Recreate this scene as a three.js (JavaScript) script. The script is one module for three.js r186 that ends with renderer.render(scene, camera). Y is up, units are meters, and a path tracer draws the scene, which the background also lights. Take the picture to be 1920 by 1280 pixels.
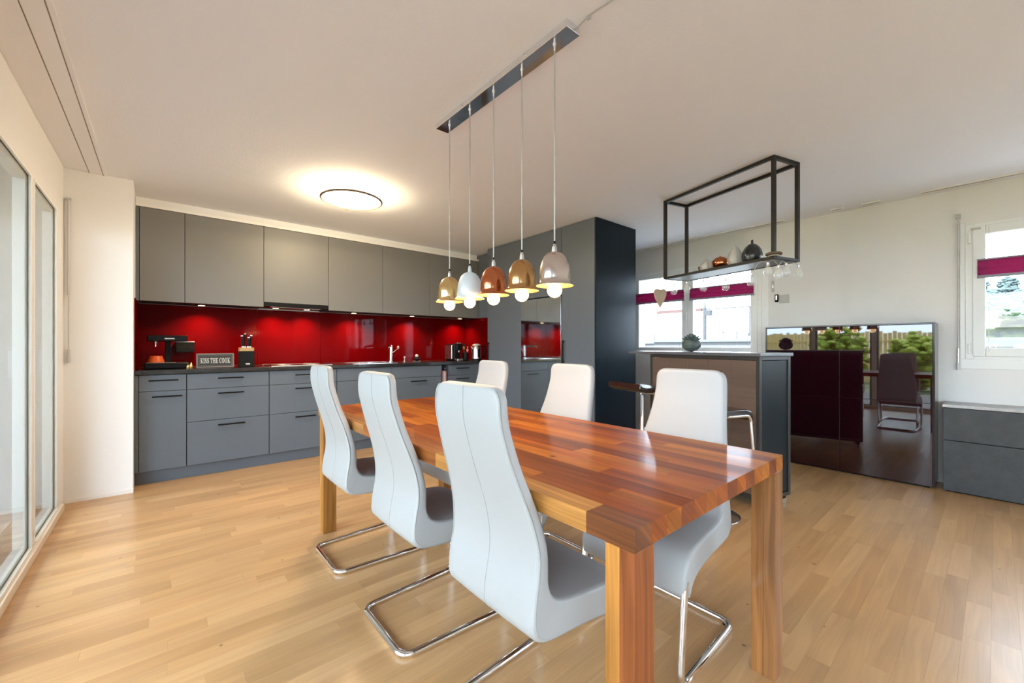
import * as THREE from 'three';
import { RoundedBoxGeometry } from 'three/addons/geometries/RoundedBoxGeometry.js';
import { mergeGeometries } from 'three/addons/utils/BufferGeometryUtils.js';
import { RectAreaLightUniformsLib } from 'three/addons/lights/RectAreaLightUniformsLib.js';
import { FontLoader } from 'three/addons/loaders/FontLoader.js';
import { TextGeometry } from 'three/addons/geometries/TextGeometry.js';

// ---------------------------------------------------------------- camera, sky, exposure
const scene = new THREE.Scene();
const camera = new THREE.PerspectiveCamera(79.22, 1920 / 1280, 0.03, 800);
camera.position.set(0, 1.15, 0);
camera.rotation.y = -0.7055;
camera.setViewOffset(1920, 1280, 0, -8.5, 1920, 1280);
const SKY = 6.5;                       // brightness of the overcast summer sky
const SUN = 16.0;
const EXPOSURE = 2.25;
const CEILING_LAMP = 0.42, PENDANT_LAMP = 0.05, SPOT_LAMP = 0.32;
{
  const W = 128, H = 64, data = new Float32Array(W * H * 4);
  for (let j = 0; j < H; j++) for (let i = 0; i < W; i++) {
    const el = (j + 0.5) / H - 0.5, t = Math.max(0, Math.min(1, el * 2));
    const k = SKY * (1.0 - 0.25 * t), o = (j * W + i) * 4;
    data[o] = k * (0.83 - 0.15 * t); data[o + 1] = k * (0.97 - 0.06 * t); data[o + 2] = k * 1.17; data[o + 3] = 1;
  }
  const sky = new THREE.DataTexture(data, W, H, THREE.RGBAFormat, THREE.FloatType);
  sky.mapping = THREE.EquirectangularReflectionMapping; sky.magFilter = THREE.LinearFilter; sky.needsUpdate = true;
  scene.background = sky;
}
const sun = new THREE.DirectionalLight(new THREE.Color(0.94, 0.97, 1.0), SUN);
sun.position.set(-9, 13, -0.6); sun.target.position.set(0, 0, -1);
sun.castShadow = true; sun.shadow.mapSize.set(2048, 2048);
Object.assign(sun.shadow.camera, { left: -14, right: 14, top: 14, bottom: -14, near: 0.5, far: 60 });
scene.add(sun, sun.target);
RectAreaLightUniformsLib.init();
const renderer = new THREE.WebGLRenderer({ antialias: true });
renderer.toneMapping = THREE.LinearToneMapping;
renderer.toneMappingExposure = EXPOSURE;
renderer.shadowMap.enabled = true;

// ---------------------------------------------------------------- helpers
let seed = 12345;
const rnd = () => { seed = (seed + 0x6d2b79f5) | 0; let t = Math.imul(seed ^ (seed >>> 15), 1 | seed); t = (t + Math.imul(t ^ (t >>> 7), 61 | t)) ^ t; return ((t ^ (t >>> 14)) >>> 0) / 4294967296; };
const rr = (a, b) => a + (b - a) * rnd();
const C = (r, g, b) => new THREE.Color().setRGB(r, g, b);
const taken = {};
function numbered(n) { const k = taken[n] = (taken[n] ?? -1) + 1; return k ? `${n}_${String(k).padStart(3, '0')}` : n; }
function thing(name, label, category, p = [0, 0, 0], turn = 0, group) {
  const o = new THREE.Group(); o.name = numbered(name); o.position.set(...p); o.rotation.y = turn;
  o.userData = { label, category }; if (group) o.userData.group = group;
  scene.add(o); return o;
}
function struct(name, label) { const o = new THREE.Group(); o.name = numbered(name); o.userData = { kind: 'structure' }; if (label) { o.userData.label = label; o.userData.category = name.split('_')[0]; } scene.add(o); return o; }
function part(name, geo, mat, parent, label) {
  const g = Array.isArray(geo) ? (geo.length > 1 ? mergeGeometries(geo.map(plain), false) : geo[0]) : geo;
  const m = new THREE.Mesh(g, mat); m.name = name; m.castShadow = m.receiveShadow = true;
  if (label) m.userData.label = label;
  parent.add(m); return m;
}
function plain(g) { const h = g.index ? g.toNonIndexed() : g; for (const k of Object.keys(h.attributes)) if (!['position', 'normal', 'uv'].includes(k)) h.deleteAttribute(k); return h; }
function copy(o, p, turn, label) { const c = o.clone(); c.name = numbered(o.name.replace(/_\d{3}$/, '')); c.position.set(...p); c.rotation.y = turn; c.userData = { ...o.userData, label }; scene.add(c); return c; }
// uv in metres from the dominant axis of the normal
function metres(g, off = [0, 0], swap = false) {
  const p = g.attributes.position, n = g.attributes.normal, uv = new Float32Array(p.count * 2);
  for (let i = 0; i < p.count; i++) {
    const ax = Math.abs(n.getX(i)), ay = Math.abs(n.getY(i)), az = Math.abs(n.getZ(i)), x = p.getX(i), y = p.getY(i), z = p.getZ(i);
    let u, v; if (ay >= ax && ay >= az) { u = x; v = z; } else if (ax >= az) { u = z; v = y; } else { u = x; v = y; }
    if (swap) [u, v] = [v, u];
    uv[2 * i] = u + off[0]; uv[2 * i + 1] = v + off[1];
  }
  g.setAttribute('uv', new THREE.BufferAttribute(uv, 2)); return g;
}
function alongZ(g) { const p = g.attributes.position, uv = g.attributes.uv, du = rnd() * 5, dv = rnd() * 5; for (let i = 0; i < p.count; i++) uv.setXY(i, p.getZ(i) + du, p.getX(i) + p.getY(i) + dv); return g; }
// box from its lower and upper corners; r rounds the edges
function bx(x0, y0, z0, x1, y1, z1, r = 0) {
  const w = x1 - x0, h = y1 - y0, d = z1 - z0;
  const g = r > 0 ? new RoundedBoxGeometry(w, h, d, 2, Math.min(r, w / 2.01, h / 2.01, d / 2.01)) : new THREE.BoxGeometry(w, h, d);
  g.translate((x0 + x1) / 2, (y0 + y1) / 2, (z0 + z1) / 2);
  return metres(g);
}
function tube(pts, r, seg = 48, rad = 10, closed = false, tension = 0.5) {
  const c = new THREE.CatmullRomCurve3(pts.map((p) => new THREE.Vector3(...p)), closed, 'catmullrom', tension);
  return new THREE.TubeGeometry(c, seg, r, rad, closed);
}
// polyline with rounded corners of radius rad
function bent(pts, r, rad, radial = 12) {
  const path = new THREE.CurvePath(), v = pts.map((p) => new THREE.Vector3(...p)); let last = v[0];
  for (let i = 1; i < v.length - 1; i++) {
    const a = v[i - 1].clone().sub(v[i]).normalize(), b = v[i + 1].clone().sub(v[i]).normalize();
    const p = v[i].clone().addScaledVector(a, rad), q = v[i].clone().addScaledVector(b, rad);
    path.add(new THREE.LineCurve3(last, p)); path.add(new THREE.QuadraticBezierCurve3(p, v[i], q)); last = q;
  }
  path.add(new THREE.LineCurve3(last, v[v.length - 1]));
  const all = []; for (const c of path.curves) { const n = c.isLineCurve3 ? 1 : 8; for (let i = 0; i < n; i++) all.push(c.getPoint(i / n)); } all.push(v[v.length - 1].clone());
  return sweepTube(all, r, radial);
}
function sweepTube(pts, r, radial) {           // straight-segment tube with caps through the given points
  const pos = [], idx = [], nor = []; let up = new THREE.Vector3(0, 1, 0);
  const N = pts.length; let prev = null;
  for (let i = 0; i < N; i++) {
    const t = pts[Math.min(N - 1, i + 1)].clone().sub(pts[Math.max(0, i - 1)]).normalize();
    if (!prev) prev = Math.abs(t.y) > 0.9 ? new THREE.Vector3(1, 0, 0) : up.clone();
    const b = new THREE.Vector3().crossVectors(t, prev).normalize(), n = new THREE.Vector3().crossVectors(b, t).normalize(); prev = n;
    for (let k = 0; k < radial; k++) { const a = k / radial * Math.PI * 2, d = n.clone().multiplyScalar(Math.cos(a)).addScaledVector(b, Math.sin(a)); pos.push(pts[i].x + d.x * r, pts[i].y + d.y * r, pts[i].z + d.z * r); nor.push(d.x, d.y, d.z); }
  }
  for (let i = 0; i < N - 1; i++) for (let k = 0; k < radial; k++) { const a = i * radial + k, b = i * radial + (k + 1) % radial; idx.push(a, b, a + radial, b, b + radial, a + radial); }
  for (const [s, f] of [[0, 1], [(N - 1) * radial, 0]]) for (let k = 1; k < radial - 1; k++) f ? idx.push(s, s + k + 1, s + k) : idx.push(s, s + k, s + k + 1);
  const g = new THREE.BufferGeometry(); g.setAttribute('position', new THREE.Float32BufferAttribute(pos, 3)); g.setAttribute('normal', new THREE.Float32BufferAttribute(nor, 3));
  g.setAttribute('uv', new THREE.Float32BufferAttribute(new Float32Array(pos.length / 3 * 2), 2)); g.setIndex(idx); return g;
}
const lathe = (pts, n = 40) => new THREE.LatheGeometry(pts.map((p) => new THREE.Vector2(p[0], p[1])), n);
const move = (g, x, y, z) => g.translate(x, y, z);
function cyl(r0, r1, h, x, y, z, n = 28) { return new THREE.CylinderGeometry(r0, r1, h, n).translate(x, y, z); }
// tint every vertex of a geometry
function tint(g, c) { const n = g.attributes.position.count, a = new Float32Array(n * 3); for (let i = 0; i < n; i++) { a[3 * i] = c[0]; a[3 * i + 1] = c[1]; a[3 * i + 2] = c[2]; } g.setAttribute('color', new THREE.BufferAttribute(a, 3)); return g; }

// ---------------------------------------------------------------- textures
function lattice(n, s) { const a = new Float32Array(n * n); let q = s; for (let i = 0; i < a.length; i++) { q = (Math.imul(q, 1664525) + 1013904223) | 0; a[i] = (q >>> 0) / 4294967296; } return a; }
function noise2(a, n, x, y) { const xi = Math.floor(x), yi = Math.floor(y), fx = x - xi, fy = y - yi, u = fx * fx * (3 - 2 * fx), v = fy * fy * (3 - 2 * fy), g = (i, j) => a[((j % n) + n) % n * n + ((i % n) + n) % n]; return (g(xi, yi) * (1 - u) + g(xi + 1, yi) * u) * (1 - v) + (g(xi, yi + 1) * (1 - u) + g(xi + 1, yi + 1) * u) * v; }
function texture(N, f, srgb, rep) {
  const d = new Uint8Array(N * N * 4);
  for (let j = 0; j < N; j++) for (let i = 0; i < N; i++) { const c = f(i / N, j / N), o = (j * N + i) * 4; for (let k = 0; k < 3; k++) d[o + k] = Math.max(0, Math.min(255, Math.round(255 * (c.length ? c[k] : c)))); d[o + 3] = 255; }
  const t = new THREE.DataTexture(d, N, N); t.wrapS = t.wrapT = THREE.RepeatWrapping; t.magFilter = THREE.LinearFilter; t.minFilter = THREE.LinearMipmapLinearFilter; t.generateMipmaps = true;
  if (srgb) t.colorSpace = THREE.SRGBColorSpace; if (rep) t.repeat.set(rep[0], rep[1]); t.needsUpdate = true; return t;
}
const L16 = lattice(16, 7), L64 = lattice(64, 99), L128 = lattice(128, 5), L256 = lattice(256, 31);
const tn = (a, n, u, v, fu, fv) => { const x = u * fu, y = v * fv, xi = Math.floor(x), yi = Math.floor(y), fx = x - xi, fy = y - yi, p = fx * fx * (3 - 2 * fx), q = fy * fy * (3 - 2 * fy), g = (i, j) => a[(((j % fv) + fv) % fv % n) * n + ((i % fu) + fu) % fu % n]; return (g(xi, yi) * (1 - p) + g(xi + 1, yi) * p) * (1 - q) + (g(xi, yi + 1) * (1 - p) + g(xi + 1, yi + 1) * p) * q; };
// wood grain: fine lines along u, broad wandering figure, a few knots; repeats without a seam
const grain = (fig, knots) => (u, v) => {
  const warp = tn(L16, 16, u, v, 4, 4) * 0.06 + tn(L64, 64, u, v, 8, 16) * 0.012, w = v + warp;
  const broad = tn(L16, 16, u, w, 3, 14), lines = tn(L128, 128, u, w, 4, 110), fine = tn(L256, 256, u, v, 16, 256);
  const ring = 0.5 + 0.5 * Math.sin(broad * 9 + w * Math.PI * 16);
  let k = 1 - fig * (0.42 * broad + 0.22 * lines + 0.10 * fine + 0.26 * ring * tn(L16, 16, u, v, 5, 6));
  if (knots) for (const [a, b, s] of knots) { const dx = (u - a) * 2.2, dy = v - b, d = Math.sqrt(dx * dx + dy * dy); k -= 0.45 * Math.exp(-(d * d) / (s * s)); }
  return [k, k * (0.985 - 0.04 * (1 - k)), k * (0.965 - 0.12 * (1 - k))];
};
const oakMap = texture(512, grain(0.17, [[0.2, 0.31, 0.008], [0.63, 0.78, 0.010], [0.86, 0.12, 0.007]]), true, [0.8, 1.6]);
const cherryMap = texture(512, grain(0.48, [[0.4, 0.55, 0.02]]), true, [0.9, 2.4]);
const barMap = texture(256, grain(0.3), true, [0.6, 0.6]);
const darkWoodMap = texture(256, grain(0.6), true, [1, 2]);
const plasterBump = texture(256, (u, v) => 0.5 * noise2(L128, 128, u * 128, v * 128) + 0.5 * noise2(L64, 64, u * 64, v * 64), false, [1.6, 1.6]);
const leatherBump = texture(256, (u, v) => 0.6 * noise2(L256, 256, u * 256, v * 256) + 0.4 * noise2(L64, 64, u * 64, v * 64), false, [6, 6]);
const stoneMap = texture(256, (u, v) => { const k = 0.80 + 0.10 * noise2(L16, 16, u * 16, v * 16) + 0.08 * noise2(L64, 64, u * 64, v * 64) - 0.05 * noise2(L256, 256, u * 256, v * 256); return [k, k, k]; }, true, [1.2, 1.2]);
const graniteMap = texture(256, (u, v) => { const k = 0.35 + 0.5 * noise2(L256, 256, u * 256, v * 256) ** 3 * 2; return [k, k, k]; }, true, [2.5, 2.5]);

// ---------------------------------------------------------------- materials
const std = (color, roughness, o = {}) => new THREE.MeshStandardMaterial({ color, roughness, metalness: 0, ...o });
const phy = (color, roughness, o = {}) => new THREE.MeshPhysicalMaterial({ color, roughness, metalness: 0, ...o });
const M = {
  wall: std(C(0.80, 0.785, 0.765), 0.92, { bumpMap: plasterBump, bumpScale: 0.0006 }),
  ceiling: std(C(0.87, 0.875, 0.905), 0.93, { bumpMap: plasterBump, bumpScale: 0.0006 }),
  trim: std(C(0.82, 0.80, 0.76), 0.5),
  upvc: std(C(0.84, 0.85, 0.84), 0.35),
  outerFrame: std(C(0.30, 0.335, 0.325), 0.5),
  sill: std(C(0.78, 0.66, 0.54), 0.5),
  groove: std(C(0.24, 0.20, 0.16), 0.7),
  floor: phy(C(1, 1, 1), 0.36, { map: oakMap, vertexColors: true, clearcoat: 0.25, clearcoatRoughness: 0.22 }),
  subfloor: std(C(0.22, 0.13, 0.06), 0.9),
  stave: phy(C(1, 1, 1), 0.45, { map: cherryMap, vertexColors: true, clearcoat: 0.19, clearcoatRoughness: 0.09, specularIntensity: 0.3 }),
  leather: phy(C(0.37, 0.37, 0.364), 0.45, { bumpMap: leatherBump, bumpScale: 0.0003, sheen: 0.15 }),
  seam: std(C(0.30, 0.30, 0.295), 0.6),
  piping: std(C(0.33, 0.325, 0.31), 0.7),
  chrome: std(C(0.84, 0.84, 0.85), 0.07, { metalness: 1 }),
  steel: std(C(0.62, 0.61, 0.59), 0.26, { metalness: 1 }),
  grey: std(C(0.102, 0.120, 0.142), 0.42),
  greyWarm: std(C(0.175, 0.168, 0.158), 0.45),
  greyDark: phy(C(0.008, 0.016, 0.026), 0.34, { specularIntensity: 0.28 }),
  carcass: std(C(0.05, 0.05, 0.052), 0.7),
  black: phy(C(0.006, 0.006, 0.0065), 0.42, { specularIntensity: 0.3 }),
  blackMatt: phy(C(0.009, 0.0092, 0.0095), 0.65, { specularIntensity: 0.3 }),
  granite: phy(C(0.05, 0.05, 0.052), 0.16, { map: graniteMap, clearcoat: 0.4, clearcoatRoughness: 0.05 }),
  redGlass: phy(C(0.085, 0.0003, 0.0008), 0.5, { specularIntensity: 0.0, clearcoat: 0.17, clearcoatRoughness: 0.03, ior: 1.5 }),
  ovenGlass: phy(C(0.012, 0.012, 0.014), 0.04, { ior: 1.6 }),
  ovenMirror: std(C(0.50, 0.53, 0.56), 0.05, { metalness: 1 }),
  cherryGlass: phy(C(0.014, 0.0008, 0.003), 0.02, { ior: 1.75 }),
  cherryLacquer: phy(C(0.014, 0.003, 0.005), 0.15, { ior: 1.5 }),
  brass: std(C(0.74, 0.56, 0.27), 0.16, { metalness: 1 }),
  copper: std(C(0.55, 0.19, 0.085), 0.13, { metalness: 1 }),
  bronze: std(C(0.55, 0.33, 0.14), 0.16, { metalness: 1 }),
  nickel: std(C(0.66, 0.60, 0.57), 0.14, { metalness: 1 }),
  whiteEnamel: phy(C(0.46, 0.475, 0.47), 0.3, { clearcoat: 0.4, clearcoatRoughness: 0.1 }),
  cord: std(C(0.50, 0.48, 0.45), 0.6),
  lining: std(C(0.62, 0.30, 0.06), 0.4),
  bulb: std(C(0.9, 0.85, 0.7), 0.4, { emissive: C(1.0, 0.74, 0.36), emissiveIntensity: 1.8 }),
  diffuser: std(C(0.9, 0.88, 0.8), 0.5, { emissive: C(1.0, 0.90, 0.70), emissiveIntensity: 4 }),
  spotLens: std(C(0.9, 0.8, 0.6), 0.4, { emissive: C(1.0, 0.72, 0.36), emissiveIntensity: 9 }),
  lampRing: std(C(0.16, 0.11, 0.06), 0.5),
  glass: phy(C(0.97, 0.99, 0.98), 0.0, { transmission: 1, thickness: 0, ior: 1.5 }),
  bulbGlass: phy(C(0.97, 0.97, 0.97), 0.02, { transmission: 1, thickness: 0.0, ior: 1.5 }),
  crystal: phy(C(0.93, 0.95, 0.95), 0.06, { transmission: 0.8, thickness: 0, ior: 1.6 }),
  iron: std(C(0.016, 0.0145, 0.012), 0.5, { metalness: 0.3 }),
  shelfSteel: std(C(0.13, 0.125, 0.12), 0.3, { metalness: 0.4 }),
  barWood: std(C(0.155, 0.103, 0.08), 0.5, { map: barMap }),
  barTop: phy(C(0.10, 0.11, 0.12), 0.3, { clearcoat: 0.9, clearcoatRoughness: 0.10 }),
  barPanel: phy(C(0.009, 0.014, 0.018), 0.34, { specularIntensity: 0.6 }),
  barFrame: std(C(0.040, 0.038, 0.036), 0.4, { metalness: 0.3 }),
  wenge: phy(C(0.030, 0.012, 0.007), 0.3, { map: darkWoodMap, clearcoat: 0.3 }),
  concrete: std(C(0.060, 0.063, 0.067), 0.55, { map: stoneMap }),
  concreteTop: std(C(0.60, 0.60, 0.60), 0.5, { map: stoneMap }),
  blind: phy(C(0.42, 0.02, 0.17), 0.95, { transmission: 0.4, thickness: 0 }),
  blindRail: std(C(0.30, 0.27, 0.34), 0.5),
  timber: std(C(0.26, 0.18, 0.12), 0.7, { map: darkWoodMap }),
  paleWood: std(C(0.40, 0.30, 0.21), 0.7),
  porcelain: phy(C(0.47, 0.45, 0.41), 0.3, { clearcoat: 0.3 }),
  succulent: std(C(0.085, 0.125, 0.115), 0.6),
  slate: std(C(0.090, 0.115, 0.11), 0.5, { flatShading: true }),
  bamboo: std(C(0.42, 0.25, 0.10), 0.5),
  orange: std(C(0.70, 0.10, 0.01), 0.4),
  signBoard: std(C(0.028, 0.023, 0.018), 0.6),
  signFrame: std(C(0.17, 0.15, 0.13), 0.45),
  signText: std(C(0.52, 0.50, 0.44), 0.6),
  gold: std(C(0.75, 0.5, 0.2), 0.3, { metalness: 0.8 }),
  pink: std(C(0.45, 0.22, 0.24), 0.9),
  plastic: std(C(0.52, 0.515, 0.50), 0.4),
  deck: std(C(0.040, 0.042, 0.044), 0.7, { map: darkWoodMap }),
  render: std(C(0.080, 0.095, 0.092), 0.9),
  bark: std(C(0.10, 0.07, 0.05), 0.9),
  leaf: std(C(0.10, 0.20, 0.03), 0.8),
  leafLight: std(C(0.30, 0.36, 0.03), 0.8),
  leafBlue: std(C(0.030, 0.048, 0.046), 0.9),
  reed: std(C(0.72, 0.50, 0.17), 0.85),
  lawn: std(C(0.10, 0.12, 0.06), 0.95),
  street: std(C(0.115, 0.11, 0.105), 0.95),
  hedge: std(C(0.040, 0.038, 0.007), 0.9),
  flatRoof: std(C(0.055, 0.058, 0.06), 0.8),
  tile: std(C(0.030, 0.026, 0.026), 0.8),
  houseWall: std(C(0.060, 0.058, 0.056), 0.9),
  craneSteel: std(C(0.018, 0.019, 0.02), 0.7),
  craneRed: std(C(0.045, 0.018, 0.014), 0.7),
};

// ================================================================ SETTING
const XL = -0.538, XR = 5.02, ZB = -5.15, ZF = 5.5, H = 2.45;
// ---- floor: strips of oak parquet running along x
{
  const floor = struct('floor', 'light oak strip parquet of the dining kitchen');
  part('subfloor', bx(XL - 0.3, -0.16, ZB - 0.3, XR + 0.3, -0.012, ZF + 0.3), M.subfloor, floor);
  const fw = [Math.sin(0.7055), -Math.cos(0.7055)], rt = [Math.cos(0.7055), Math.sin(0.7055)];
  const px = (x, z) => { const w = x * fw[0] + z * fw[1]; return w < 0.15 ? null : [960 + 773 * (x * rt[0] + z * rt[1]) / w, 648.5 + 773 * 1.15 / w]; };
  const strips = [], Wd = 0.0745;
  const tones = [[0.62, 0.365, 0.165], [0.65, 0.39, 0.185], [0.68, 0.415, 0.20], [0.63, 0.37, 0.17], [0.58, 0.335, 0.15], [0.66, 0.395, 0.185], [0.57, 0.33, 0.15]];
  for (let z = ZF; z > ZB; z -= Wd) {
    let x = XL - rr(0, 0.5);
    while (x < XR) {
      const l = rr(0.32, 0.95), x0 = Math.max(x, XL), x1 = Math.min(x + l, XR); x += l;
      if (x1 - x0 < 0.02) continue;
      const z0 = Math.max(z - Wd, ZB), k = rr(0.95, 1.05), t = tones[Math.floor(rnd() * tones.length)];
      const q = [[x0, z0], [x1, z0], [x1, z], [x0, z]].map(([a, b]) => px(a, b));
      let area = 0;
      if (q.every(Boolean)) { const cx = q.reduce((s, p) => s + p[0], 0) / 4, cy = q.reduce((s, p) => s + p[1], 0) / 4; if (cx > -60 && cx < 1980 && cy < 1320) for (let i = 0; i < 4; i++) { const a = q[i], b = q[(i + 1) % 4]; area += (a[0] * b[1] - b[0] * a[1]) / 2; } }
      const xm = (x0 + x1) / 2; if (x0 > 0.85 && x1 < 1.6 && z < -0.6 && z > -2.5) area *= 0.6;
      const g = metres(new THREE.BoxGeometry(x1 - x0 - 0.0004, 0.012, z - z0 - 0.0003).translate(xm, -0.006 - rr(0, 0.0002), (z + z0) / 2), [rnd() * 7, rnd() * 3]);
      strips.push({ g: tint(g, [t[0] * k, t[1] * k, t[2] * k]), area: Math.abs(area) });
    }
  }
  strips.sort((a, b) => b.area - a.area);
  strips.slice(0, 300).forEach((s, i) => part(i ? `plank_${String(i).padStart(3, '0')}` : 'plank', s.g, M.floor, floor));
  const rest = part('plank_remainder', mergeGeometries(strips.slice(300).map((s) => s.g)), M.floor, floor); rest.userData.kind = 'stuff';
}
// ---- ceiling
{
  const c = struct('ceiling', 'plain white painted ceiling');
  part('slab', bx(XL - 0.3, H, ZB - 0.3, XR + 0.3, H + 0.25, ZF + 0.3), M.ceiling, c);
  for (const [n, z0, z1, g] of [['trim_1', -4.43, 1.5, [-0.405, -0.33]]]) {          // double curtain track on the left
    const t = struct(n, 'white double curtain track along the left of the ceiling');
    part('track', bx(g[0] - 0.012, H - 0.006, z0, g[1] + 0.02, H, z1), M.ceiling, t);
    for (const x of g) part('slot', bx(x - 0.003, H - 0.0075, z0, x + 0.001, H - 0.0055, z1), M.groove, t);
  }
  const tr = (n, x, z0, z1, label) => { const t = struct(n, label); part('track', bx(x - 0.035, H - 0.012, z0, x + 0.035, H, z1, 0.003), M.trim, t); part('slot', bx(x - 0.012, H - 0.0135, z0 + 0.01, x - 0.004, H - 0.0115, z1 - 0.01), M.groove, t); };
  tr('trim_2', 4.90, -3.6, -1.42, 'white curtain track on the ceiling above the kitchen-side window');
  tr('trim_3', 4.90, -0.42, 1.6, 'white curtain track on the ceiling above the right-hand window');
  tr('trim_4', 4.87, -1.02, -0.93, 'short white track piece on the ceiling, the farther of the two');
  tr('trim_5', 4.90, -0.80, -0.67, 'short white track piece on the ceiling, the nearer of the two');
}
// ---- walls with openings
function wallX(name, label, x0, x1, z0, z1, holes, mat = M.wall) {       // wall across x, holes [z0, z1, y0, y1]
  const w = struct(name, label), hs = [...holes].sort((a, b) => a[0] - b[0]); const gs = []; let z = z0;
  for (const [a, b, c, d] of hs) { if (a > z) gs.push(bx(x0, -0.012, z, x1, H, a)); if (c > 0) gs.push(bx(x0, -0.012, a, x1, c, b)); if (d < H) gs.push(bx(x0, d, a, x1, H, b)); z = b; }
  if (z < z1) gs.push(bx(x0, -0.012, z, x1, H, z1));
  part('surface', gs, mat, w); return w;
}
const LD = [[-4.125, -3.475], [-3.405, -2.405], [-2.365, -1.475], [-1.435, -0.575], [-0.2, 0.9], [0.95, 2.05], [2.4, 3.5], [3.55, 4.65]];   // glazing along the left
wallX('wall_left', 'white wall with floor-length glazing', XL - 0.06, XL, ZB - 0.3, ZF + 0.3, LD.map(([a, b]) => [a, b, 0.045, 2.085]));
const RW = [[-3.30, -1.665, 1.045, 2.135], [-0.165, 1.45, 1.045, 2.135], [2.1, 4.7, 0.06, 2.135]];
wallX('wall_right', 'white wall with two windows behind sideboard and bar', XR, XR + 0.32, ZB - 0.3, ZF + 0.3, RW);
{
  const wb = struct('wall_back', 'white wall behind the kitchen units'); part('surface', bx(XL - 0.3, -0.012, ZB - 0.3, XR + 0.3, H, ZB), M.wall, wb);
  const wf = struct('wall_front', 'white wall behind the viewer'); part('surface', bx(XL - 0.3, -0.012, ZF, XR + 0.3, H, ZF + 0.3), M.wall, wf);
  const p = struct('wall_pillar', 'white wall stub between glass door and kitchen'); part('surface', bx(XL, -0.012, ZB, -0.165, H, -4.40), M.wall, p);
  const b = struct('baseboard_left', 'thin white skirting at the foot of the wall stub'); part('board', bx(XL + 0.001, 0, -4.40, -0.163, 0.03, -4.392), M.trim, b);
}
// ---- glazed doors on the left
LD.forEach(([a, b], i) => {
  const d = struct(`door_${i + 1}`, i ? `white framed glass terrace door number ${i + 1} from the kitchen` : 'narrow white framed glass door beside the wall stub');
  const y0 = 0.045, y1 = 2.085, x = XL - 0.007, f = 0.045, bd = 0.013;
  const fr = (n, u, v, w, h, x0, x1, m) => { part(n, bx(x0, v, u, x1, v + h, u + w, 0.002), m, d); };
  // thin bead flush with the wall, glass just behind it, the frame members outside the glass
  fr('bead', a, y0, bd, y1 - y0, x, XL + 0.004, M.upvc); fr('bead', b - bd, y0, bd, y1 - y0, x, XL + 0.004, M.upvc);
  fr('bead', a + bd, y1 - bd, b - a - 2 * bd, bd, x, XL + 0.004, M.upvc); fr('bead', a + bd, y0, b - a - 2 * bd, bd, x, XL + 0.008, M.upvc);
  fr('frame', a, y0, f, y1 - y0, XL - 0.058, x - 0.006, M.outerFrame); fr('frame', b - f, y0, f, y1 - y0, XL - 0.058, x - 0.006, M.outerFrame);
  fr('frame', a + f, y1 - f, b - a - 2 * f, f, XL - 0.058, x - 0.006, M.outerFrame); fr('frame', a + f, y0, b - a - 2 * f, 0.03, XL - 0.058, x - 0.006, M.outerFrame);
  part('pane', bx(x - 0.004, y0 + 0.002, a + 0.002, x - 0.002, y1 - 0.002, b - 0.002), M.glass, d);
  if (i < 2) part('handle', [bx(XL - 0.075, 0.98, a + 0.015, XL - 0.058, 1.13, a + 0.03, 0.004)], M.grey, d);
});
{ const s = struct('trim_6', 'pale sill strip along the foot of the glass doors'); part('sill', bx(XL, 0, -4.24, XL + 0.024, 0.048, 4.8, 0.004), M.sill, s); }
// ---- windows on the right
function casement(n, z0, z1, y0, y1, splits, label) {
  const w = struct(n, label), x = XR, f = 0.05, s = 0.07;
  part('frame', [bx(x - 0.012, y0, z0, x + 0.07, y1, z0 + f, 0.004), bx(x - 0.012, y0, z1 - f, x + 0.07, y1, z1, 0.004), bx(x - 0.012, y0, z0 + f, x + 0.07, y0 + f * 0.6, z1 - f), bx(x - 0.012, y1 - f * 0.6, z0 + f, x + 0.07, y1, z1 - f)], M.upvc, w);
  for (const [a, b] of splits) {
    part('sash', [bx(x - 0.022, y0 + 0.02, a, x + 0.055, y1 - 0.02, a + s, 0.006), bx(x - 0.022, y0 + 0.02, b - s, x + 0.055, y1 - 0.02, b, 0.006), bx(x - 0.022, y0 + 0.02, a + s, x + 0.055, y0 + 0.02 + s, b - s, 0.006), bx(x - 0.022, y1 - 0.02 - s, a + s, x + 0.055, y1 - 0.02, b - s, 0.006)], M.upvc, w);
    part('pane', bx(x + 0.018, y0 + s, a + s - 0.005, x + 0.020, y1 - s, b - s + 0.005), M.glass, w);
  }
  return w;
}
const w1 = casement('window_1', -3.30, -1.665, 1.045, 2.135, [[-3.25, -2.50], [-2.495, -1.705]], 'two-leaf white window behind the bar');
part('handle', [bx(XR - 0.034, 1.50, -2.512, XR - 0.02, 1.60, -2.488, 0.004), bx(XR - 0.06, 1.47, -2.508, XR - 0.044, 1.57, -2.492, 0.004), bx(XR - 0.06, 1.555, -2.508, XR - 0.03, 1.572, -2.492)], M.upvc, w1);
const w2 = casement('window_2', -0.165, 1.45, 1.045, 2.135, [[-0.125, 0.64], [0.645, 1.41]], 'white window at the right above the low chest');
casement('window_3', 2.1, 4.7, 0.06, 2.135, [[2.14, 3.39], [3.41, 4.66]], 'floor-length white window farther along the wall');
for (const y of [1.085, 1.98]) part('hinge', bx(XR - 0.03, y, -0.150, XR - 0.012, y + 0.085, -0.132, 0.005), M.upvc, w2);
part('hinge', bx(XR - 0.03, 2.085, -0.135, XR - 0.02, 2.10, -0.08, 0.003), M.steel, w2);
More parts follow.
